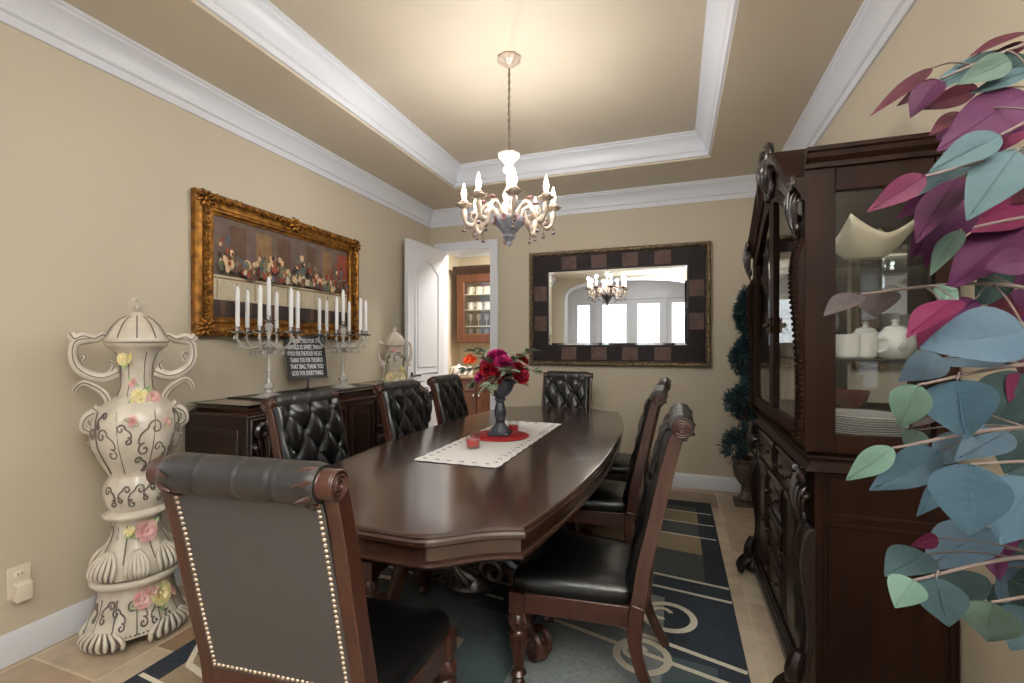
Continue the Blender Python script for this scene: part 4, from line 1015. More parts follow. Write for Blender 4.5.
# a plain still life: drapery, a long linen covered ledge and heaped fruit and flowers
W_, H_ = iy1 - iy0, iz1 - iz0
for k, m in ((.0, 0), (.1, 1), (.2, 0), (.26, 2), (.36, 0), (.40, 1), (.62, 1), (.70, 0), (.76, 2), (.84, 0), (.90, 4)):
    rpatch(iy0 + k * W_, min(iy1, iy0 + (k + .1) * W_), iz0 + .42 * H_, iz1, m)
rpatch(iy0, iy1, iz0 + .93 * H_, iz1, 0)
rpatch(iy0, iy1, iz0, iz0 + .2 * H_, 7)
rpatch(iy0, iy1, iz0 + .18 * H_, iz0 + .42 * H_, 3); rpatch(iy0, iy1, iz0 + .385 * H_, iz0 + .40 * H_, 2)
for k in range(9): rpatch(iy0 + (.03 + .11 * k) * W_, iy0 + (.035 + .11 * k) * W_, iz0 + .19 * H_, iz0 + .37 * H_, 2)
for k in range(7): rpatch(iy0 + (.05 + .15 * k) * W_, iy0 + (.08 + .15 * k) * W_, iz0 + .04 * H_, iz0 + .17 * H_, 1)
for k in range(460):
    y = iy0 + W_ * (.02 + .96 * rd.random()); env = .20 + .20 * (.5 + .5 * sin((y - iy0) / W_ * 23)); z = iz0 + H_ * (.42 + env * (1 - k / 460 * .8) * (.3 + .7 * rd.random()))
    r = .009 + .015 * rd.random(); m = rd.choice((4, 4, 5, 5, 6, 6, 2, 8, 1, 1, 7, 7, 3)); a0 = rd.random() * 6
    patch([(y + r * (1 + .25 * sin(3 * a + a0)) * cos(a) * .8, z + r * (1.2 + .2 * cos(2 * a + a0)) * sin(a)) for a in [2 * pi * q / 9 for q in range(9)] if iy0 + .03 < y < iy1 - .03], m) if iy0 + .04 < y < iy1 - .04 else None
b.done('canvas', cm, smooth=False)

# ------------------------------------------------------------------ mirror on the back wall
MR = thing('framed_mirror', 'wide rectangular wall mirror with a chequered tile frame on the back wall', 'mirror', (-.55, YB, 1.68))
mx0, mx1, mz0, mz1 = -1.405, .305, 1.108, 2.245
b = Local(MR); b.frame(mx0, mx1, mz0, mz1, [(0, .002), (0, .038), (.012, .052), (.03, .05), (.042, .036), (.046, .030), (.046, .002)], 'xz', YB, -1)
fo = b.done('frame', M['bronze'], ang=30)
b = Local(MR)
def rope(x0, z0, x1, z1, n):
    for k in range(n):
        t = (k + .5) / n; x = x0 + (x1 - x0) * t; z = z0 + (z1 - z0) * t; dx, dz = ((.014, .012) if abs(x1 - x0) > abs(z1 - z0) else (.012, .014))
        b.tube([(x - dx, YB - .046, z - dz), (x, YB - .054, z), (x + dx, YB - .046, z + dz)], [.004, .008, .004], 5)
rope(mx0 + .03, mz0 + .02, mx1 - .03, mz0 + .02, 62); rope(mx0 + .03, mz1 - .02, mx1 - .03, mz1 - .02, 62); rope(mx0 + .02, mz0 + .03, mx0 + .02, mz1 - .03, 40); rope(mx1 - .02, mz0 + .03, mx1 - .02, mz1 - .03, 40)
b.done('rope_edge', M['bronze'], fo, ang=180)
b = Local(MR); bw = .145; i0 = .046
ix0, ix1, iz0, iz1 = mx0 + i0, mx1 - i0, mz0 + i0, mz1 - i0
b.frame(ix0, ix1, iz0, iz1, [(0, .002), (0, .0345), (.012, .034), (bw - .008, .022), (bw, .021), (bw, .002)], 'xz', YB, -1, 0)
def tq(x0, x1, z0, z1, m, h0, h1, horiz):
    b.add([(x0, YB - h0 - .0006, z0), (x1, YB - (h0 if horiz else h1) - .0006, z0), (x1, YB - h1 - .0006, z1), (x0, YB - (h1 if horiz else h0) - .0006, z1)], [(0, 1, 2, 3)], m)
nx, nz = 9, 5
x0_, x1_ = ix0 + bw, ix1 - bw; z0_, z1_ = iz0 + bw, iz1 - bw
for k in range(nx):
    if k % 2 == 0:
        xa, xb = x0_ + (x1_ - x0_) * k / nx, x0_ + (x1_ - x0_) * (k + 1) / nx
        pass
    else:
        xa, xb = x0_ + (x1_ - x0_) * k / nx, x0_ + (x1_ - x0_) * (k + 1) / nx
        tq(xa, xb, iz0 + .012, iz0 + bw - .008, 1, .034, .022, True); tq(xa, xb, iz1 - bw + .008, iz1 - .012, 1, .022, .034, True)
for k in range(nz):
    if k % 2 == 1:
        za, zb = z0_ + (z1_ - z0_) * k / nz, z0_ + (z1_ - z0_) * (k + 1) / nz
        tq(ix0 + .012, ix0 + bw - .008, za, zb, 1, .034, .022, False); tq(ix1 - bw + .008, ix1 - .012, za, zb, 1, .022, .034, False)
b.done('tile_band', [M['tile_dark'], M['tile_light']], ang=20)
b = Local(MR); b.frame(x0_ - .004, x1_ + .004, z0_ - .004, z1_ + .004, [(0, .004), (0, .022), (.008, .024), (.014, .018), (.014, .004)], 'xz', YB, -1); b.done('inner_strip', M['black'], ang=30)
b = Local(MR); b.box(x0_, x1_, YB - .012, YB - .002, z0_, z1_); b.frame(x0_ + .008, x1_ - .008, z0_ + .008, z1_ - .008, [(0, .0125), (.022, .0145), (.022, .011)], 'xz', YB, -1)
b.done('mirror_glass', M['mirror'], smooth=False)

# ------------------------------------------------------------------ chandelier
CH = thing('chandelier', 'lit cream porcelain chandelier with eight candle arms hanging over the dining table', 'chandelier', (-.90, 2.50, ZT))
def CZ(z): return z - ZT
mb = MB(); mb.lathe([(.0, CZ(2.955)), (.065, CZ(2.955)), (.068, CZ(2.945)), (.055, CZ(2.93)), (.03, CZ(2.915)), (.016, CZ(2.905)), (.008, CZ(2.895))], 48, mod=lambda a, z: 1 + .05 * cos(8 * a)); mb.build('canopy', M['porc'], CH)
mb = MB(); z = 2.895; k = 0
while z > 2.43:
    mb.tube([(.007 * cos(a) * (1 if k % 2 else .0) + 0, .007 * cos(a) * (0 if k % 2 else 1), CZ(z - .012) + .014 * sin(a)) for a in [2 * pi * q / 10 for q in range(10)]], .0022, 5, closed=True); z -= .022; k += 1
mb.tube([(.003, .002, CZ(2.9)), (-.003, 0, CZ(2.66)), (.003, -.002, CZ(2.42))], .0025, 5); mb.build('chain', M['chain'], CH)
mb = MB(); mb.lathe([(.01, CZ(2.42)), (.058, CZ(2.405)), (.064, CZ(2.395)), (.05, CZ(2.375)), (.028, CZ(2.35)), (.022, CZ(2.335)), (.036, CZ(2.32)), (.034, CZ(2.305)), (.018, CZ(2.29)), (.016, CZ(2.22)), (.024, CZ(2.20)), (.038, CZ(2.17)), (.034, CZ(2.14)), (.018, CZ(2.12)), (.02, CZ(2.06))], 24, mod=lambda a, z: 1 + .06 * cos(8 * a)); mb.build('column', M['porc'], CH)
mb = MB(); mb.lathe([(.02, CZ(2.06)), (.055, CZ(2.055)), (.085, CZ(2.035)), (.088, CZ(2.015)), (.07, CZ(1.985)), (.045, CZ(1.955)), (.03, CZ(1.94)), (.038, CZ(1.925)), (.024, CZ(1.91)), (.012, CZ(1.90)), (.02, CZ(1.885)), (.004, CZ(1.868))], 28, mod=lambda a, z: 1 + .05 * cos(10 * a)); bo = mb.build('bowl', M['porcblue'], CH)
for k in range(8):
    a = 2 * pi * k / 8; f = MB(); f.M = Matrix.Translation((.085 * cos(a), .085 * sin(a), CZ(2.02))) @ Vector((cos(a), sin(a), .1)).to_track_quat('Z', 'Y').to_matrix().to_4x4(); bloom(f, .02, 3, 0, k); f.build('ceramic_flower', M['porcpink'], bo, ang=180)
A0 = math.atan2(-2.5, .9) + R(6)
for k in range(8):
    a = A0 + 2 * pi * k / 8; c_, s_ = cos(a), sin(a)
    ar = MB(); p = smoothpath([(.05 * c_, .05 * s_, CZ(2.03)), (.09 * c_, .09 * s_, CZ(2.09)), (.14 * c_, .14 * s_, CZ(2.10)), (.18 * c_, .18 * s_, CZ(2.03)), (.215 * c_, .215 * s_, CZ(1.985)), (.25 * c_, .25 * s_, CZ(2.01)), (.258 * c_, .258 * s_, CZ(2.085))], 6)
    ar.tube(p, [.013 + .004 * sin(i * .8) for i in range(len(p))], 10)
    sp = spiral(.195, 2.04, .03, .006, -pi / 2, 1.6 * pi, 14); ar.tube([(r_ * c_, r_ * s_, CZ(zz)) for r_, zz in sp], .006, 6)
    ao = ar.build('arm', M['porc'], CH)
    x, y = .258 * c_, .258 * s_
    cu = MB(); cu.M = Matrix.Translation((x, y, 0)); cu.lathe([(.008, CZ(2.08)), (.03, CZ(2.09)), (.045, CZ(2.10)), (.046, CZ(2.105)), (.02, CZ(2.106)), (.016, CZ(2.11)), (.028, CZ(2.118)), (.016, CZ(2.128)), (.012, CZ(2.135))], 18, mod=lambda q, z: 1 + .16 * cos(7 * q) if z < CZ(2.107) else 1); cu.build('candle_cup', M['porc'], ao)
    bu = MB(); bu.M = Matrix.Translation((x, y, 0)); bu.lathe([(.009, CZ(2.135)), (.015, CZ(2.155)), (.016, CZ(2.168)), (.011, CZ(2.19)), (.005, CZ(2.212)), (.001, CZ(2.225))], 14); bu.build('bulb', M['bulb'], ao)
    fl = MB(); fl.M = Matrix.Translation((.15 * c_, .15 * s_, CZ(2.115))); bloom(fl, .026, 3, 0, k); fl.build('ceramic_flower', M['porcpink'], ao, ang=180)
    for (r_, zt, zb) in ((.258, 2.02, 1.955), (.20, 1.985, 1.93)):
        dr = MB(); dr.tube([(r_ * c_, r_ * s_, CZ(zt)), (r_ * c_, r_ * s_, CZ(zb + .02))], .001, 4); dr.ball((r_ * c_, r_ * s_, CZ(zb)), (.012, .012, .009), 8, 6); dr.ball((r_ * c_, r_ * s_, CZ(zb + .022)), (.006, .006, .006), 8, 5)
        dr.build('drop', M['drop'], ao)
    pl = bpy.data.lights.new('bulb_light', 'POINT'); pl.energy = 2.8; pl.color = (1, .98, .97); pl.shadow_soft_size = .02
    po = bpy.data.objects.new('bulb_light', pl); COL.objects.link(po); po.location = (-.90 + x * 1.0, 2.50 + y * 1.0, 2.245)

# ------------------------------------------------------------------ china cabinet on the right wall
CC = thing('china_cabinet', 'tall carved dark wood china cabinet with glass doors against the right wall', 'cabinet', (.64, 2.44, 0))
CY0, CY1 = 1.86, 3.02; CM = (CY0 + CY1) / 2
b = Local(CC)
b.box(.475, CB, CY0 + .01, CY1 - .01, .10, .87)
for (y0, y1, s_) in ((CY0 + .01, CY0 + .01, -1), (CY1 - .01, CY1 - .01, 1)):
    b.frame(.50, CB - .01, .12, .69, [(0, 0), (0, .004), (.012, .004), (.016, 0)], 'xz', y0, s_)
    b.frame(.50, CB - .01, .71, .86, [(0, 0), (0, .004), (.012, .004), (.016, 0)], 'xz', y0, s_)
b.done('base_carcass', M['cab'], bevel=.003)
b = Local(CC)
for z0, z1, e in ((0.03, .075, .02), (.075, .10, .012), (.10, .115, .004)): b.box(.455 - e, CB, CY0 - e, CY1 + e, z0, z1)
for k in range(48): b.ball((.43, CY0 + .03 + (CY1 - CY0 - .06) * k / 47, .10), (.009, .011, .010), 6, 5)
b.done('plinth', M['woodh'], bevel=.003)
b = Local(CC); mo = [(.44, CY0), (CB - .03, CY0), (CB - .03, CY1), (.44, CY1)]
outline_layers(b, mo, [(0, .862), (.008, .862), (.012, .872), (.022, .88), (.026, .89), (.026, .90), (.018, .908), (.022, .916), (.014, .925), (.004, .93), (0, .932)]); b.done('waist_moulding', M['cab'], ang=30)
# drawers and doors of the base
FX = .475
for (y0, y1) in ((CY0 + .13, CM - .02), (CM + .02, CY1 - .13)):
    b = Local(CC); panel_front(b, FX, y0, y1, .70, .85, -1); d_ = b.done('drawer', M['wood']); k = Local(CC)
    for yy in (.3, .7): knob(k, FX - .02, y0 + (y1 - y0) * yy, .775, -1)
    k.done('knob', M['brass'], d_)
for (z0, z1) in ((.14, .31), (.325, .50), (.515, .685)):
    b = Local(CC); panel_front(b, FX, CM - .17, CM + .17, z0, z1, -1); d_ = b.done('drawer', M['wood']); k = Local(CC)
    for yy in (-.08, .08): knob(k, FX - .02, CM + yy, (z0 + z1) / 2, -1)
    k.done('knob', M['brass'], d_)
for (y0, y1, ky) in ((CY0 + .13, CM - .185, CM - .21), (CM + .185, CY1 - .13, CM + .21)):
    b = Local(CC); panel_front(b, FX, y0, y1, .14, .685, -1); d_ = b.done('door', M['wood']); k = Local(CC); knob(k, FX - .02, ky, .42, -1); k.done('knob', M['brass'], d_)
for s_ in (-1, 1):
    yc = CM + s_ * (CY1 - CY0) / 2 - s_ * .055
    b = Local(CC)      # S shaped lower pilaster
    prof = smoothpath([(.464, .66), (.440, .60), (.434, .52), (.450, .40), (.464, .28), (.456, .18), (.435, .10)], 5)
    poly = [(p.x, p.y) for p in prof] + [(.48, .10), (.48, .66)]
    b.prism([(x, z) for x, z in poly], yc - .045, yc + .045, 'xz')
    for yy in (-.045, .045): b.tube([(p.x - .001, yc + yy, p.y) for p in prof], .009, 6)
    b.done('pilaster', M['wood'], bevel=.004)
    b = Local(CC); b.M = b.M @ Matrix.Translation((.465, yc, .66)); acanthus(b, .11, .21, .035); b.done('corbel', M['woodh'])
    b = Local(CC)      # lion paw foot
    b.ball((.44, yc, .05), (.05, .055, .05), 14, 10)
    for q in range(4): b.tube(smoothpath([(.42, yc - .036 + .024 * q, .085), (.388, yc - .042 + .028 * q, .05), (.372, yc - .042 + .028 * q, .012)], 4), .017, 7)
    b.tube(smoothpath([(.45, yc, .05), (.425, yc, .13), (.44, yc, .20)], 5), taper(.045, .02, 11), 8)
    b.done('foot', M['woodh'])
    b = Local(CC); b.lathe([(.04, 0), (.045, .01), (.035, .03)], 16, (.80, yc, 0)); b.done('foot', M['woodh'])
# hutch
HX0, HZ0, HZ1 = .445, .93, 1.96
b = Local(CC); t = .03
b.box(HX0 + .02, CB, CY0 + .012, CY1 - .012, HZ1 - .04, HZ1); b.box(HX0 + .02, CB - .001, CY0 + .045, CY1 - .045, HZ0, HZ0 + .035)
for (ya, yb) in ((CY0 + .01, CY0 + .045), (CY1 - .045, CY1 - .01)):
    b.box(HX0, .535, ya, yb, HZ0, HZ1 - .04); b.box(.80, CB, ya, yb, HZ0, HZ1 - .04)
    b.box(.535, .80, ya + .003, yb - .003, HZ0, .995); b.box(.535, .80, ya + .003, yb - .003, 1.835, HZ1 - .04)
b.box(HX0 + .001, HX0 + .031, CY0 + .0449, CY0 + .07, HZ0 + .0349, 1.75); b.box(HX0 + .001, HX0 + .031, CY1 - .07, CY1 - .0449, HZ0 + .0349, 1.75)
b.done('hutch_carcass', M['cab'], bevel=.003)
b = Local(CC); b.box(CB - .018, CB - .008, CY0 + .05, CY1 - .05, HZ0 + .03, HZ1 - .03); b.done('mirror_back', M['mirror'], smooth=False)
for ya in (CY0 + .024, CY1 - .028):
    b = Local(CC); b.box(.53, .805, ya, ya + .004, .99, 1.84); b.done('side_glass', M['cabglass'], smooth=False)
for zz in (1.245, 1.597):
    b = Local(CC); b.box(.47, CB - .02, CY0 + .046, CY1 - .046, zz, zz + .008); b.done('glass_shelf', M['shelfglass'], smooth=False)
# side crowns and arched front crown
CR = [(0, 0), (.012, .002), (.014, .018), (.03, .032), (.034, .048), (.042, .052), (.042, .066), (0, .066)]
for (ya, s_) in ((CY0 + .01, -1), (CY1 - .01, 1)):
    b = Local(CC); vs = [(x, ya + s_ * o, HZ1 - .045 + h) for x in (.445, CB) for o, h in CR]; n = len(CR)
    b.add(vs, [(j, (j + 1) % n, n + (j + 1) % n, n + j) for j in range(n)] + [tuple(range(n)), tuple(range(n, 2 * n))]); b.done('side_crown', M['cab'], ang=30)
def archz(y, base=1.86, rise=.29):
    q = abs(y - CM) / ((CY1 - CY0) / 2); q = min(1, q)
    return base + rise * (.5 + .5 * cos(pi * q)) ** .85
b = Local(CC); N = 48
for i in range(N):
    ya = CY0 + (CY1 - CY0) * i / N; yb = CY0 + (CY1 - CY0) * (i + 1) / N; za, zb = archz(ya), archz(yb)
    b.add([(HX0 + .004, ya, HZ1 - .25), (HX0 + .004, yb, HZ1 - .25), (HX0 + .004, yb, zb), (HX0 + .004, ya, za), (HX0 + .03, ya, HZ1 - .25), (HX0 + .03, yb, HZ1 - .25), (HX0 + .03, yb, zb), (HX0 + .03, ya, za)],
          [(0, 1, 2, 3), (4, 5, 6, 7), (2, 3, 7, 6), (0, 1, 5, 4)]) if za > 1.9 and False else None
def dz_top(y): return archz(y, 1.79, .25)
for i in range(N):
    ya = CY0 + .02 + (CY1 - CY0 - .04) * i / N; yb = CY0 + .02 + (CY1 - CY0 - .04) * (i + 1) / N
    za, zb, ta, tb = archz(ya), archz(yb), dz_top(ya) - .03, dz_top(yb) - .03
    b.add([(HX0, ya, ta), (HX0, yb, tb), (HX0, yb, zb), (HX0, ya, za), (HX0 + .03, ya, ta), (HX0 + .03, yb, tb), (HX0 + .03, yb, zb), (HX0 + .03, ya, za)], [(0, 1, 2, 3), (4, 5, 6, 7), (2, 3, 7, 6), (0, 1, 5, 4)])
b.done('arch_board', M['wood'], ang=60)
b = Local(CC); CA = [(-.0, -.05), (-.01, -.045), (-.013, -.025), (-.024, -.01), (-.028, .012), (-.032, .016), (-.032, .032), (.22, .032), (.22, .0), (0, 0)]
n = len(CA); vs = []; M_ = 49
for i in range(M_):
    y = CY0 + .004 + (CY1 - CY0 - .008) * i / (M_ - 1); z = archz(y); dzdy = (archz(y + .01) - archz(y - .01)) / .02; l_ = math.hypot(1, dzdy)
    for o, h in CA: vs.append((HX0 + (o if o < .1 or z > HZ1 - .02 else .02), y - h * dzdy / l_, z + h / l_))
fs = [(i * n + j, i * n + (j + 1) % n, (i + 1) * n + (j + 1) % n, (i + 1) * n + j) for i in range(M_ - 1) for j in range(n)] + [tuple(range(n)), tuple(range((M_ - 1) * n, M_ * n))]
b.add(vs, fs); b.done('arched_crown', M['cab'], ang=35)
b = Local(CC); b.M = b.M @ Matrix.Translation((HX0 + .012, CM, 1.995)); acanthus(b, .20, .21, .04)
b.ball((-.03, 0, .13), (.04, .05, .055), 14, 10)
for mir in (-1, 1):
    p = smoothpath([(-.02, mir * .04, .10), (-.035, mir * .12, .13), (-.03, mir * .20, .09), (-.02, mir * .27, .02)], 6); b.tube(p, [.026 * (1 - .6 * i / len(p)) for i in range(len(p))], 8)
b.done('crest_carving', M['woodh'], ang=180)
for s_ in (-1, 1):
    yc = CM + s_ * ((CY1 - CY0) / 2 - .045)
    b = Local(CC); prof = smoothpath([(.445, 1.68), (.426, 1.62), (.420, 1.52), (.430, 1.38), (.440, 1.22), (.441, 1.08), (.432, .95)], 5)
    b.prism([(p.x, p.y) for p in prof] + [(.46, .95), (.46, 1.68)], yc - .032, yc + .032, 'xz')
    for yy in (-.034, .034):
        b.tube([(p.x, yc + yy, p.y) for p in prof], .006, 6)
        for k in range(44):
            q = prof[int(k / 44 * (len(prof) - 1))]; q2 = prof[min(len(prof) - 1, int(k / 44 * (len(prof) - 1)) + 1)]; f = k / 44 * (len(prof) - 1) % 1
            b.ball((q.x + (q2.x - q.x) * f - .006, yc + yy, q.y + (q2.y - q.y) * f), .007, 6, 4)
    b.done('pilaster', M['cab'], bevel=.003)
    b = Local(CC); b.M = b.M @ Matrix.Translation((.44, yc, 1.68)); acanthus(b, .085, .24, .03); b.done('corbel', M['woodh'], ang=180)
# glazed doors
for s_ in (-1, 1):
    y0, y1 = sorted((CM + s_ * .004, CM + s_ * .49)); st = .042
    b = Local(CC); x0, x1 = HX0 - .004, HX0 + .022
    def seg(ya, yb, z0f, z1f, n=16):
        for i in range(n):
            a = ya + (yb - ya) * i / n; c = ya + (yb - ya) * (i + 1) / n
            vs = [(x, yy, zz) for x in (x0, x1) for yy, zz in ((a, z0f(a)), (c, z0f(c)), (c, z1f(c)), (a, z1f(a)))]
            b.add(vs, [(0, 1, 2, 3), (4, 5, 6, 7), (0, 1, 5, 4), (2, 3, 7, 6), (1, 2, 6, 5), (0, 3, 7, 4)])
    top = lambda y: dz_top(y) - .03
    seg(y0, y0 + st, lambda y: HZ0 + .036, top, 3); seg(y1 - st, y1, lambda y: HZ0 + .036, top, 3)
    seg(y0 + st, y1 - st, lambda y: HZ0 + .036, lambda y: HZ0 + .085, 1); seg(y0 + st, y1 - st, lambda y: top(y) - .05, top)
    d_ = b.done('glass_door', M['cab'], ang=35)
    g = Local(CC); g.grid(lambda u, v: (HX0 + .008, y0 + st + (y1 - y0 - 2 * st) * u, HZ0 + .085 + (top(y0 + st + (y1 - y0 - 2 * st) * u) - .05 - HZ0 - .085) * v), 16, 2); g.done('glass_pane', M['cabglass'], d_)
    k = Local(CC); yk = CM + s_ * .026; k.tube([(HX0 - .012, yk, 1.36), (HX0 - .012, yk, 1.43)], .007, 8); knob(k, HX0 - .004, yk, 1.395, -1, .012); k.done('handle', M['brass'], d_)
    e = Local(CC); cy = (y0 + y1) / 2
    for q in (-1, 1):
        e.tube(smoothpath([(HX0 + .004, cy + q * .19, 1.02), (HX0 + .004, cy + q * .16, 1.25), (HX0 + .004, cy, 1.38)], 5), .0016, 4); e.tube(smoothpath([(HX0 + .004, cy - q * .02, 1.02), (HX0 + .004, cy + q * .07, 1.22), (HX0 + .004, cy + q * .19, 1.33)], 5), .0016, 4)
    e.done('etched_line', M['cabglass'], d_)
# china inside
def bowl_square(T, w, h, mt):
    mb = MB()
    def fn(u, v):
        x = 2 * u - 1; y = 2 * v - 1; r = max(abs(x), abs(y)); cr = abs(x * y)
        return (x * w * (.55 + .45 * r), y * w * (.55 + .45 * r), .004 + h * (r ** 2.6) * .62 + h * .55 * cr ** 1.5)
    mb.grid(fn, 20, 20); o = mb.build('bowl', M[mt], T, ang=180); so = o.modifiers.new('thick', 'SOLIDIFY'); so.thickness = .006; so.offset = 1; return o
S2, S1, S0 = 1.606, 1.2545, HZ0 + .0355
t = thing('serving_bowl', 'large cream flared square serving bowl on the top cabinet shelf', 'bowl', (.665, 2.04, S2), R(12)); bowl_square(t, .115, .13, 'cream')
t = thing('oval_platter', 'cream oval platter lying behind the flared bowl on the top shelf', 'platter', (.68, 2.45, S2)); mb = MB(); mb.lathe([(.0, 0), (.10, 0), (.15, .012), (.155, .016), (.10, .006), (0, .006)], 32, sy=1.4, cap=False); mb.build('platter', M['cream'], t)
def pot(x, y, z, s_, lab, spout=True, rz=0):
    t = thing('teapot', lab, 'teapot', (x, y, z), rz); mb = MB(); mb.lathe([(.04 * s_, 0), (.05 * s_, .004), (.068 * s_, .04 * s_), (.072 * s_, .065 * s_), (.06 * s_, .10 * s_), (.045 * s_, .115 * s_), (.04 * s_, .112 * s_)], 28, mod=fluted(10, .02)); mb.build('body', M['white'], t)
    l_ = MB(); l_.lathe([(.044 * s_, .114 * s_), (.035 * s_, .13 * s_), (.012 * s_, .138 * s_), (.008 * s_, .146 * s_), (.014 * s_, .156 * s_), (.004 * s_, .164 * s_)], 20); l_.build('lid', M['white'], t)
    if spout:
        p = smoothpath([(.06 * s_, 0, .045 * s_), (.095 * s_, 0, .06 * s_), (.11 * s_, 0, .10 * s_)], 5); q = MB(); q.tube(p, taper(.017 * s_, .009 * s_, len(p)), 8); q.build('spout', M['white'], t)
    p = smoothpath([(-.06 * s_, 0, .095 * s_), (-.10 * s_, 0, .09 * s_), (-.10 * s_, 0, .05 * s_), (-.066 * s_, 0, .035 * s_)], 5); q = MB(); q.tube(p, .007 * s_, 8); q.build('handle', M['white'], t)
pot(.752, 2.04, S1, .88, 'white china teapot with knobbed lid on the middle cabinet shelf', True, R(-90))
pot(.74, 2.28, S1, .9, 'second white lidded teapot standing behind the first teapot in the cabinet', True, R(100))
def mug(x, y, z, s_, lab, rz, deco, group=None):
    t = thing('mug', lab, 'mug', (x, y, z), rz, group); mb = MB(); mb.lathe([(.030 * s_, 0), (.04 * s_, .008 * s_), (.045 * s_, .04 * s_), (.043 * s_, .085 * s_), (.046 * s_, .092 * s_), (.041 * s_, .09 * s_), (.041 * s_, .02 * s_), (0, .015 * s_)], 24, cap=False); mb.build('cup', M['white'], t)
    p = smoothpath([(.042 * s_, 0, .075 * s_), (.072 * s_, 0, .07 * s_), (.07 * s_, 0, .035 * s_), (.043 * s_, 0, .025 * s_)], 5); q = MB(); q.tube(p, .006 * s_, 8); q.build('handle', M['white'], t)
    if deco:
        d_ = MB()
        for k in range(3):
            for j in range(3): d_.ball((.0445 * s_ * cos(-1.6 + .5 * k), .0445 * s_ * sin(-1.6 + .5 * k), (.035 + .015 * ((k + j) % 3)) * s_), (.005, .005, .006), 6, 4)
        d_.build('painted_flowers', M['pink'], t)
mug(.648, 2.02, S1, .98, 'white china cup with grey flower pattern on the middle cabinet shelf', R(-20), False)
mug(.585, 1.98, S1, .95, 'white cup with small pink flowers beside the cabinet front frame', R(200), True)
mug(.60, 2.30, S1, .95, 'white cup farther back on the middle shelf behind the flowered cups', R(60), False)
for k in range(9):
    mb = MB(); r = .13 - .003 * (k % 2); mb.lathe([(.0, 0), (.075, 0), (.08, .003), (r, .012), (r, .0145), (.08, .0055), (0, .0045)], 32, cap=False)
    nm = ['lowest plate', 'second plate from the bottom', 'third plate from the bottom', 'fourth plate from the bottom', 'middle plate', 'fourth plate from the top', 'third plate from the top', 'second plate from the top', 'topmost plate'][k]
    mesh_thing(mb, 'dinner_plate', M['white'], (.665, 2.07, S0 + .0085 * k), nm + ' of the white plate stack at the cabinet bottom', 'plate', 'white dinner plates')
for k, (x, y, lab) in enumerate(((.585, 2.36, 'small red glass bowl left in the cabinet bottom behind the plates'), (.72, 2.40, 'red glass bowl right in the cabinet bottom behind the plates'))):
    mb = MB(); mb.lathe([(.03, 0), (.032, .005), (.02, .03), (.025, .06), (.06, .09), (.075, .14), (.07, .14), (.05, .095), (0, .07)], 24, cap=False, mod=lambda a, z: 1 + .06 * cos(8 * a) if z > .1 else 1); mesh_thing(mb, 'glass_bowl', M['redglass'], (x, y, S0), lab, 'bowl')
for k, (x, y, lab) in enumerate(((.60, 2.62, 'tall stemmed glass on the middle shelf at the far cabinet side'), (.72, 2.66, 'stemmed glass nearest the mirror back on the middle shelf'), (.60, 2.80, 'stemmed glass deepest in the cabinet on the middle shelf'))):
    mb = MB(); mb.lathe([(.034, 0), (.034, .003), (.005, .008), (.005, .09), (.03, .12), (.036, .16), (.032, .20), (.029, .20), (.03, .13), (0, .10)], 20, cap=False); mesh_thing(mb, 'stemmed_glass', M['crystal'], (x, y, S1), lab, 'glass', 'stemmed glasses in the china cabinet')

# ------------------------------------------------------------------ spiral topiary in the far corner
TP = thing('topiary', 'spiral evergreen topiary in a bronze urn in the far right corner', 'topiary', (.55, 4.22, 0))
mb = MB(); mb.box(-.09, .09, -.09, .09, 0, .035); mb.lathe([(r * .82, z) for r, z in [(.085, .035), (.09, .05), (.06, .08), (.04, .11), (.045, .13), (.04, .15), (.07, .18), (.105, .23), (.12, .30), (.115, .34), (.135, .36), (.14, .375), (.12, .378), (.10, .35), (0, .34)]], 28, mod=lambda a, z: 1 + .03 * cos(14 * a) if .18 < z < .33 else 1); mb.build('urn', M['stone'], TP, ang=35, bevel=0)
mb = MB(); mb.tube([(0, 0, .34), (.005, 0, .9), (0, 0, 1.72)], taper(.016, .006, 3), 8); mb.build('trunk', M['chairwood'], TP)
mb = MB(); rd = random.Random(11)
def blade(mb, p, d, ln, w):
    d = d.normalized(); s_ = d.cross(Vector((rd.uniform(-1, 1), rd.uniform(-1, 1), rd.uniform(-1, 1)))).normalized()
    q = p + d * ln; mid = p + d * ln * .45; n = d.cross(s_) * w * .3
    mb.add([tuple(p), tuple(mid + s_ * w + n), tuple(q), tuple(mid - s_ * w + n)], [(0, 1, 2, 3)])
NT = 640
for k in range(NT):
    t = k / NT; z = .42 + 1.32 * t; a = 2 * pi * 3.6 * t + 2.2; R0 = .085 * (1 - t) + .015; rr = .112 * (1 - t * .55)
    c = Vector((R0 * cos(a), R0 * sin(a), z))
    for q in range(12):
        d = Vector((rd.gauss(0, 1), rd.gauss(0, 1), rd.gauss(.25, 1))).normalized()
        blade(mb, c + d * rr * rd.uniform(.35, .85), (d + Vector((0, 0, .25))), rd.uniform(.035, .055), .0075)
mb.build('foliage', M['topi'], TP, smooth=False)

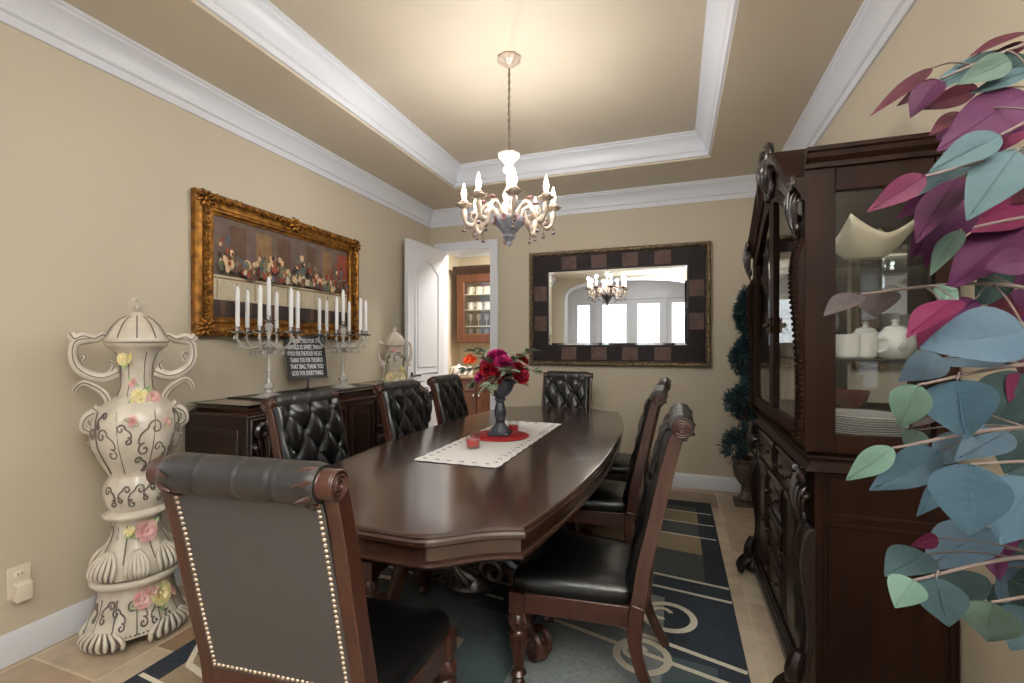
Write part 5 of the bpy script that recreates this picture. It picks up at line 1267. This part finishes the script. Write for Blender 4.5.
# ------------------------------------------------------------------ wall outlet with a plugged in night light
OU = thing('wall_outlet', 'ivory wall outlet plate low on the left wall beside the tall urn', 'outlet', (XL, 1.13, .325))
b = Local(OU); b.box(XL, XL + .006, 1.09, 1.166, .262, .39); b.done('cover_plate', M['ivory'], bevel=.002)
b = Local(OU)
for zz in (.355, .30): b.M = Matrix.Translation(Vector((XL + .006, 1.128, zz)) - Vector(OU.location)) @ Matrix.Rotation(R(90), 4, 'Y'); b.lathe([(.017, 0), (.017, .002), (.015, .003)], 20)
b.M = Matrix.Translation(-Vector(OU.location))
for yy in (-.006, .006): b.box(XL + .0085, XL + .0096, 1.128 + yy - .0014, 1.128 + yy + .0014, .351, .362, 1)
b.done('socket', [M['ivory'], M['cgrey']])
NL = thing('plug_adapter', 'small ivory plug adapter box in the lower socket of the wall outlet', 'adapter', (XL + .0095, 1.128, .29))
b = Local(NL); b.box(XL + .0096, XL + .05, 1.102, 1.154, .25, .325); b.done('body', M['ivory'], bevel=.006); b = Local(NL); b.M = b.M @ Matrix.Translation((XL + .0495, 1.128, .295)) @ Matrix.Rotation(R(90), 4, 'Y'); b.lathe([(.016, 0), (.016, .002), (.013, .003)], 20); b.done('round_button', M['ivory'])

# ------------------------------------------------------------------ butler's pantry seen through the doorway
UC = thing('wall_cabinet', 'brown pantry wall cabinet with a lit glass door seen through the doorway', 'cabinet', (-2.2, PY, 1.34))
ux0, ux1, uy0, uz0, uz1 = -2.83, -1.35, 5.74, 1.34, 2.28
b = Local(UC); t = .02
b.box(ux0, ux0 + t, uy0, PY, uz0, uz1); b.box(ux1 - t, ux1, uy0, PY, uz0, uz1); b.box(ux0, ux1, uy0, PY, uz0, uz0 + .03); b.box(ux0, ux1, uy0, PY, uz1 - .03, uz1); b.box(ux0, ux1, PY - .015, PY - .001, uz0, uz1)
b.done('carcass', M['gfurn'], smooth=False)
b = Local(UC); vs = [(x, uy0 - o, uz1 - .01 + h) for x in (ux0 - .03, ux1 + .03) for o, h in ((0, 0), (.02, 0), (.03, .03), (.06, .06), (.07, .09), (.07, .11), (0, .11))]
b.add(vs, [(j, (j + 1) % 7, 7 + (j + 1) % 7, 7 + j) for j in range(7)] + [tuple(range(7)), tuple(range(7, 14))]); b.box(ux0 - .03, ux1 + .03, uy0, PY - .001, uz1, uz1 + .10); b.done('crown', M['darkw'], ang=30)
for (xa, xb) in ((ux0 + .01, (ux0 + ux1) / 2 - .003), ((ux0 + ux1) / 2 + .003, ux1 - .01)):
    b = Local(UC); b.frame(xa, xb, uz0 + .01, uz1 - .01, [(0, 0), (0, .022), (.10, .022), (.112, .012), (.112, 0)], 'xz', uy0, -1); d_ = b.done('glass_door', M['gfurn'], ang=30)
    g = Local(UC); g.box(xa + .1, xb - .1, uy0 - .008, uy0 - .004, uz0 + .1, uz1 - .1); g.done('glass_pane', M['glass'], d_, smooth=False)
    k = Local(UC); k.ball((xb - .05 if xa < -2.3 else xa + .05, uy0 - .035, uz0 + .1), .012, 10, 8); k.done('knob', M['silver'], d_)
US = (1.575, 1.80, 2.01)
for zz in US:
    b = Local(UC); b.box(ux0 + t, ux1 - t, uy0 + .03, PY - .016, zz - .012, zz); b.done('shelf', M['cream'], smooth=False)
l = bpy.data.lights.new('cabinet_light', 'AREA'); l.shape = 'RECTANGLE'; l.size = .9; l.size_y = .05; l.energy = 2.2; l.color = (1, .86, .6)
o = bpy.data.objects.new('cabinet_light', l); COL.objects.link(o); o.location = (-2.2, uy0 + .05, uz1 - .035)
for row, zz in enumerate((US[2], US[1])):
    for k in range(5):
        mug(-2.68 + .125 * k, 5.88, zz + .0005, 1.15, '%s white mug on the %s shelf of the pantry cabinet' % (ordinal(k, 5), ('top', 'second')[row]), R(-30 + 20 * k), False, 'mugs in the pantry cabinet')
for row, zz in enumerate((US[0], uz0 + .0305)):
    for k in range(5):
        mb = MB(); mb.lathe([(.03, 0), (.03, .003), (.005, .008), (.005, .07), (.028, .09), (.034, .13), (.03, .165), (.027, .165), (.03, .13), (0, .085)], 16, cap=False); mesh_thing(mb, 'stemmed_glass', M['crystal'], (-2.68 + .12 * k, 5.87, zz + .0005), '%s stemmed glass on the %s of the pantry cabinet' % (ordinal(k, 5), ('third shelf', 'bottom')[row]), 'glass', 'stemmed glasses in the pantry cabinet')
PB = thing('base_cabinet', 'brown pantry base cabinet with silver knobs seen behind the flowers', 'cabinet', (-2.0, PY, 0))
b = Local(PB); b.box(-2.92, -.9, 5.47, PY - .001, .09, .875); b.box(-2.92, -.9, 5.53, PY - .001, 0, .1); b.done('carcass', M['gfurn'], smooth=False)
for k in range(4):
    xa = -2.90 + .5 * k
    b = Local(PB); b.box(xa, xa + .485, 5.452, 5.47, .10, .70); b.frame(xa, xa + .485, .10, .70, [(0, 0), (0, .004), (.06, .004), (.07, -.004), (.08, -.004)], 'xz', 5.452, -1); d_ = b.done('door', M['gfurn'], ang=30)
    q = Local(PB); q.ball((xa + (.455 if k % 2 == 0 else .03), 5.435, .66), .014, 10, 8); q.done('knob', M['silver'], d_)
    b = Local(PB); b.box(xa, xa + .485, 5.452, 5.47, .715, .86); d_ = b.done('drawer', M['gfurn'], bevel=.004); q = Local(PB); q.ball((xa + .24, 5.435, .79), .012, 10, 8); q.done('knob', M['silver'], d_)
b = MB(); b.box(-2.93, -.88, 5.43, PY - .001, .876, .905); tag(b.build('countertop', mat('pantry_counter', (150, 120, 92), .25, var=.3, scale=30), bevel=.005), 'brown stone countertop on the pantry base cabinet', 'countertop')
T = thing('striped_canister', 'round black and white striped canister on the pantry counter', 'canister', (-2.74, 5.62, .9055)); b = MB()
b.lathe([(.10, 0), (.115, .01), (.12, .05), (.115, .09), (.105, .10)], 28); b.build('body', M['white'], T)
b = MB()
for k in range(9):
    a = 2 * pi * k / 9; b.tube([(.118 * cos(a + q * .1), .118 * sin(a + q * .1), .012 + .02 * q) for q in range(5)], .011, 6, flat=.3)
b.build('black_stripe', M['black'], T)
b = MB(); b.lathe([(.108, .10), (.112, .108), (.07, .125), (.02, .13), (.015, .14), (.02, .15), (.004, .158)], 28); b.build('lid', M['white'], T)
T = thing('orange_flower', 'orange red flower standing on the pantry counter under the wall cabinet', 'flower', (-2.67, 5.82, .9055)); b = MB(); b.lathe([(.035, 0), (.045, .05), (.03, .10), (.035, .12)], 16); b.build('pot', M['white'], T)
om = mat('orange_petal', (226, 84, 40), .5)
for k in range(3):
    b = MB(); b.M = Matrix.Translation((.045 * cos(2.1 * k), .045 * sin(2.1 * k), .20 + .03 * (k % 2))) @ Matrix.Rotation(R(60), 4, 'X'); bloom(b, .055, 3, 0, k); b.build('petals', om, T, ang=180)
    b = MB(); b.tube([(0, 0, .11), (.04 * cos(2.1 * k), .04 * sin(2.1 * k), .20)], .003, 5); b.build('stem', M['fern'], T)

# ------------------------------------------------------------------ silk plant beside the cabinet, close to the camera
LM = [mat('leaf_plum', (62, 17, 50), .6, spec=.15, rgb2=(46, 12, 36), scale=9, bump=.1, bscale=60), mat('leaf_burgundy', (60, 13, 26), .6, spec=.15, rgb2=(44, 10, 20), scale=9, bump=.1, bscale=60), mat('leaf_magenta', (82, 17, 48), .6, spec=.15, rgb2=(60, 13, 36), scale=9, bump=.1, bscale=60),
      mat('leaf_teal', (47, 66, 68), .6, spec=.15, rgb2=(57, 73, 77), scale=9, bump=.1, bscale=60), mat('leaf_slate_blue', (54, 70, 82), .6, spec=.15, rgb2=(64, 78, 88), scale=9, bump=.1, bscale=60), mat('leaf_mint', (77, 97, 85), .6, spec=.15, rgb2=(67, 88, 77), scale=9, bump=.1, bscale=60),
      mat('leaf_sage', (67, 81, 72), .6, spec=.15, rgb2=(57, 72, 63), scale=9, bump=.1, bscale=60), mat('leaf_dark_green', (30, 45, 44), .6, spec=.15, rgb2=(38, 53, 52), scale=9, bump=.1, bscale=60), mat('leaf_taupe', (63, 54, 53), .6, spec=.15, rgb2=(56, 48, 48), scale=9, bump=.1, bscale=60), mat('leaf_blue', (47, 67, 79), .6, spec=.15, rgb2=(55, 75, 85), scale=9, bump=.1, bscale=60)]
PL, BU, MG, TE, SL, MI, SA, DG, TA, BL = range(10)
LV = [(1030, 258, 985, 268, 26, PL), (1000, 196, 968, 232, 30, PL), (1020, 300, 985, 318, 24, BU), (975, 300, 948, 322, 20, PL), (1034, 462, 1016, 486, 26, DG), (1030, 378, 1012, 400, 26, MG), (985, 440, 962, 452, 16, BU), (1034, 345, 1020, 372, 24, BU), (990, 545, 1000, 580, 18, PL), (1020, 118, 1000, 150, 26, MG), (1026, 32, 970, 52, 16, BU), (1026, 45, 988, 56, 10, BU), (1012, 50, 924, 84, 22, TE), (1010, 60, 960, 82, 24, SA), (932, 68, 872, 111, 13, BU), (938, 80, 898, 105, 13, BU), (938, 80, 910, 116, 24, PL), (978, 88, 920, 109, 18, BU), (1030, 58, 1000, 74, 24, DG), (1030, 70, 975, 90, 14, TE),
      (1026, 92, 942, 145, 42, PL), (965, 120, 936, 140, 22, PL), (1034, 100, 1004, 132, 30, PL), (1000, 135, 935, 166, 28, TE), (976, 164, 900, 195, 26, TE), (1016, 152, 972, 212, 42, TE), (925, 176, 872, 208, 22, MG), (958, 178, 914, 236, 32, PL), (968, 190, 926, 264, 34, PL), (952, 180, 903, 214, 24, PL), (972, 172, 948, 236, 28, BU), (1032, 200, 952, 226, 40, MG), (1030, 178, 985, 205, 30, BU),
      (966, 200, 912, 255, 40, PL), (1026, 226, 950, 282, 46, PL), (960, 230, 930, 272, 18, SA), (1034, 250, 1008, 290, 36, PL), (978, 278, 1018, 294, 38, DG), (938, 300, 958, 288, 22, MI), (860, 294, 824, 314, 22, TA), (880, 290, 874, 316, 34, TA), (956, 300, 906, 330, 30, MG), (946, 312, 918, 350, 24, MG),
      (1026, 330, 926, 345, 52, SL), (1022, 352, 940, 362, 32, SL), (1036, 322, 1012, 360, 32, SL), (928, 348, 910, 372, 12, SA), (944, 358, 899, 380, 28, SL), (918, 385, 898, 428, 32, MI), (957, 380, 963, 438, 54, BL), (1028, 372, 984, 432, 46, DG), (940, 408, 914, 426, 12, TA), (893, 448, 846, 480, 22, MI),
      (940, 452, 873, 490, 32, BL), (918, 430, 910, 452, 20, SA), (952, 474, 921, 514, 18, BL), (970, 464, 968, 536, 54, BL), (1032, 478, 1000, 543, 50, BL), (990, 528, 924, 564, 42, SL), (938, 538, 915, 546, 13, MG), (927, 554, 886, 571, 34, TE), (914, 580, 895, 606, 28, MI), (936, 578, 948, 628, 38, TE),
      (948, 570, 980, 610, 42, TE), (991, 602, 988, 643, 40, SA), (1000, 566, 1028, 604, 42, SL), (1012, 580, 1032, 636, 42, TE), (1006, 530, 1004, 562, 16, PL), (934, 438, 974, 462, 32, SL), (1008, 432, 958, 456, 30, SL), (1028, 428, 1004, 472, 34, DG), (1030, 512, 1008, 545, 18, PL), (1030, 400, 996, 452, 40, SL), (1032, 290, 1000, 330, 36, PL), (1034, 150, 996, 176, 34, TE), (1034, 540, 1008, 590, 40, DG), (1034, 235, 990, 260, 30, MG), (960, 112, 930, 134, 14, BU), (1030, 610, 1012, 650, 34, TE)]
NEAR = {(970, 464), (1032, 478), (936, 578), (991, 602), (1000, 135), (1016, 152), (957, 380), (1026, 330), (956, 303 - 3), (925, 176), (893, 448), (914, 580), (918, 385)}
BACK = {(1034, 540), (1000, 566), (1012, 580), (990, 528), (990, 545), (1006, 530), (1030, 512), (1030, 610), (985, 440), (1030, 378), (1028, 372), (1020, 118), (934, 438), (1030, 400)}
PT_ = thing('silk_plant', 'silk plant with big blue green and burgundy leaves before the china cabinet', 'plant', (.60, .92, 0))
L0 = Vector((.60, .92, 0))
mb = MB(); mb.lathe([(.0, 0), (.13, 0), (.16, .02), (.185, .30), (.195, .32), (.18, .32), (.16, .28), (0, .27)], 32, cap=False); mb.build('pot', M['stone'], PT_)
mb = MB(); tk = smoothpath([(0, 0, .27), (.03, -.02, .7), (.05, -.04, 1.2), (.06, -.04, 1.75), (.08, -.05, 2.0)], 6); mb.tube(tk, taper(.022, .008, len(tk)), 10); mb.build('trunk', M['chairwood'], PT_)
stem_m = mat('stem_brown', (92, 78, 72), .6)
rd = random.Random(5)
bands = {}
for k, lf in enumerate(LV): bands.setdefault(int((lf[1] - 25) // 62), []).append(lf)
fvec = Vector((-sin(TH), cos(TH), 0))
for bnd in sorted(bands):
    ls = bands[bnd]; br = MB(); lm = MB()
    pts = []
    for (u0, v0, u1, v1, w, c) in ls:
        dd = .62 + .14 * rd.random() + (.02 if u0 < 940 else 0)
        if (u0, v0) in NEAR: dd = .575
        if (u0, v0) in BACK: dd = .78
        p = ray_point(u0, v0, dd) - L0; q = ray_point(u1, v1, dd - rd.uniform(-.02, .03)) - L0
        pts.append((p, q, w * dd / 462, c))
    zc = sum(p.z for p, *_ in pts) / len(pts)
    far = min(pts, key=lambda a: a[0].x)[0]
    tr_i = min(range(len(tk)), key=lambda i: abs(tk[i].z - (zc - .06))); st = tk[tr_i]
    mid = (st + far) / 2 + Vector((0, 0, .05)); main = smoothpath([tuple(st), tuple(mid), tuple(far)], 8); br.tube(main, taper(.0042, .0016, len(main)), 7)
    for (p, q, w, c) in pts:
        j = min(range(4, len(main)), key=lambda i: (main[i] - p).length + (.03 if main[i].x < p.x else 0)); m0 = main[j]
        if (m0 - p).length > .004:
            pe = smoothpath([tuple(m0), tuple((m0 + p) / 2 + Vector((0, 0, .006))), tuple(p)], 4); br.tube(pe, taper(.0016, .001, len(pe)), 5)
        ax = (q - p); ln = ax.length; ax.normalize()
        nrm = (-(p + L0 - Vector((0, 0, 1.3))).normalized() + Vector((rd.uniform(-.35, .35), rd.uniform(-.35, .35), rd.uniform(-.1, .5)))); nrm = (nrm - ax * nrm.dot(ax)).normalized(); side = nrm.cross(ax)
        lm.M = Matrix(((ax.x, side.x, nrm.x, p.x), (ax.y, side.y, nrm.y, p.y), (ax.z, side.z, nrm.z, p.z), (0, 0, 0, 1)))
        leafblade(lm, ln, w * 1.12, c, rd.uniform(.04, .16), rd.uniform(.05, .14), 44, .004)
        lm.tube([(ln * t_, 0, -.1 * ln * t_ * t_ + .0006) for t_ in (0, .25, .5, .75, .92)], .0007, 4, m=c)
        lm.M = Matrix.Identity(4)
    bo = br.build('branch', stem_m, PT_); lm.build('foliage', LM, bo, ang=180)

# ------------------------------------------------------------------ added uplighter, unseen behind the camera, to bounce light
FL = thing('added_uplighter', 'added bronze uplighter floor lamp, unseen, by the right wall behind the viewer', 'lamp', (.68, -.68, 0))
b = MB(); b.lathe([(.0, 0), (.14, 0), (.14, .015), (.03, .03), (.012, .04)], 28); b.build('base', M['brass'], FL)
b = MB(); b.tube([(0, 0, .03), (0, 0, 1.70)], .011, 10); b.build('pole', M['brass'], FL)
b = MB(); b.lathe([(.02, 1.66), (.10, 1.69), (.155, 1.80), (.15, 1.80), (.095, 1.70), (0, 1.69)], 28, cap=False); b.build('bowl_shade', M['brass'], FL)
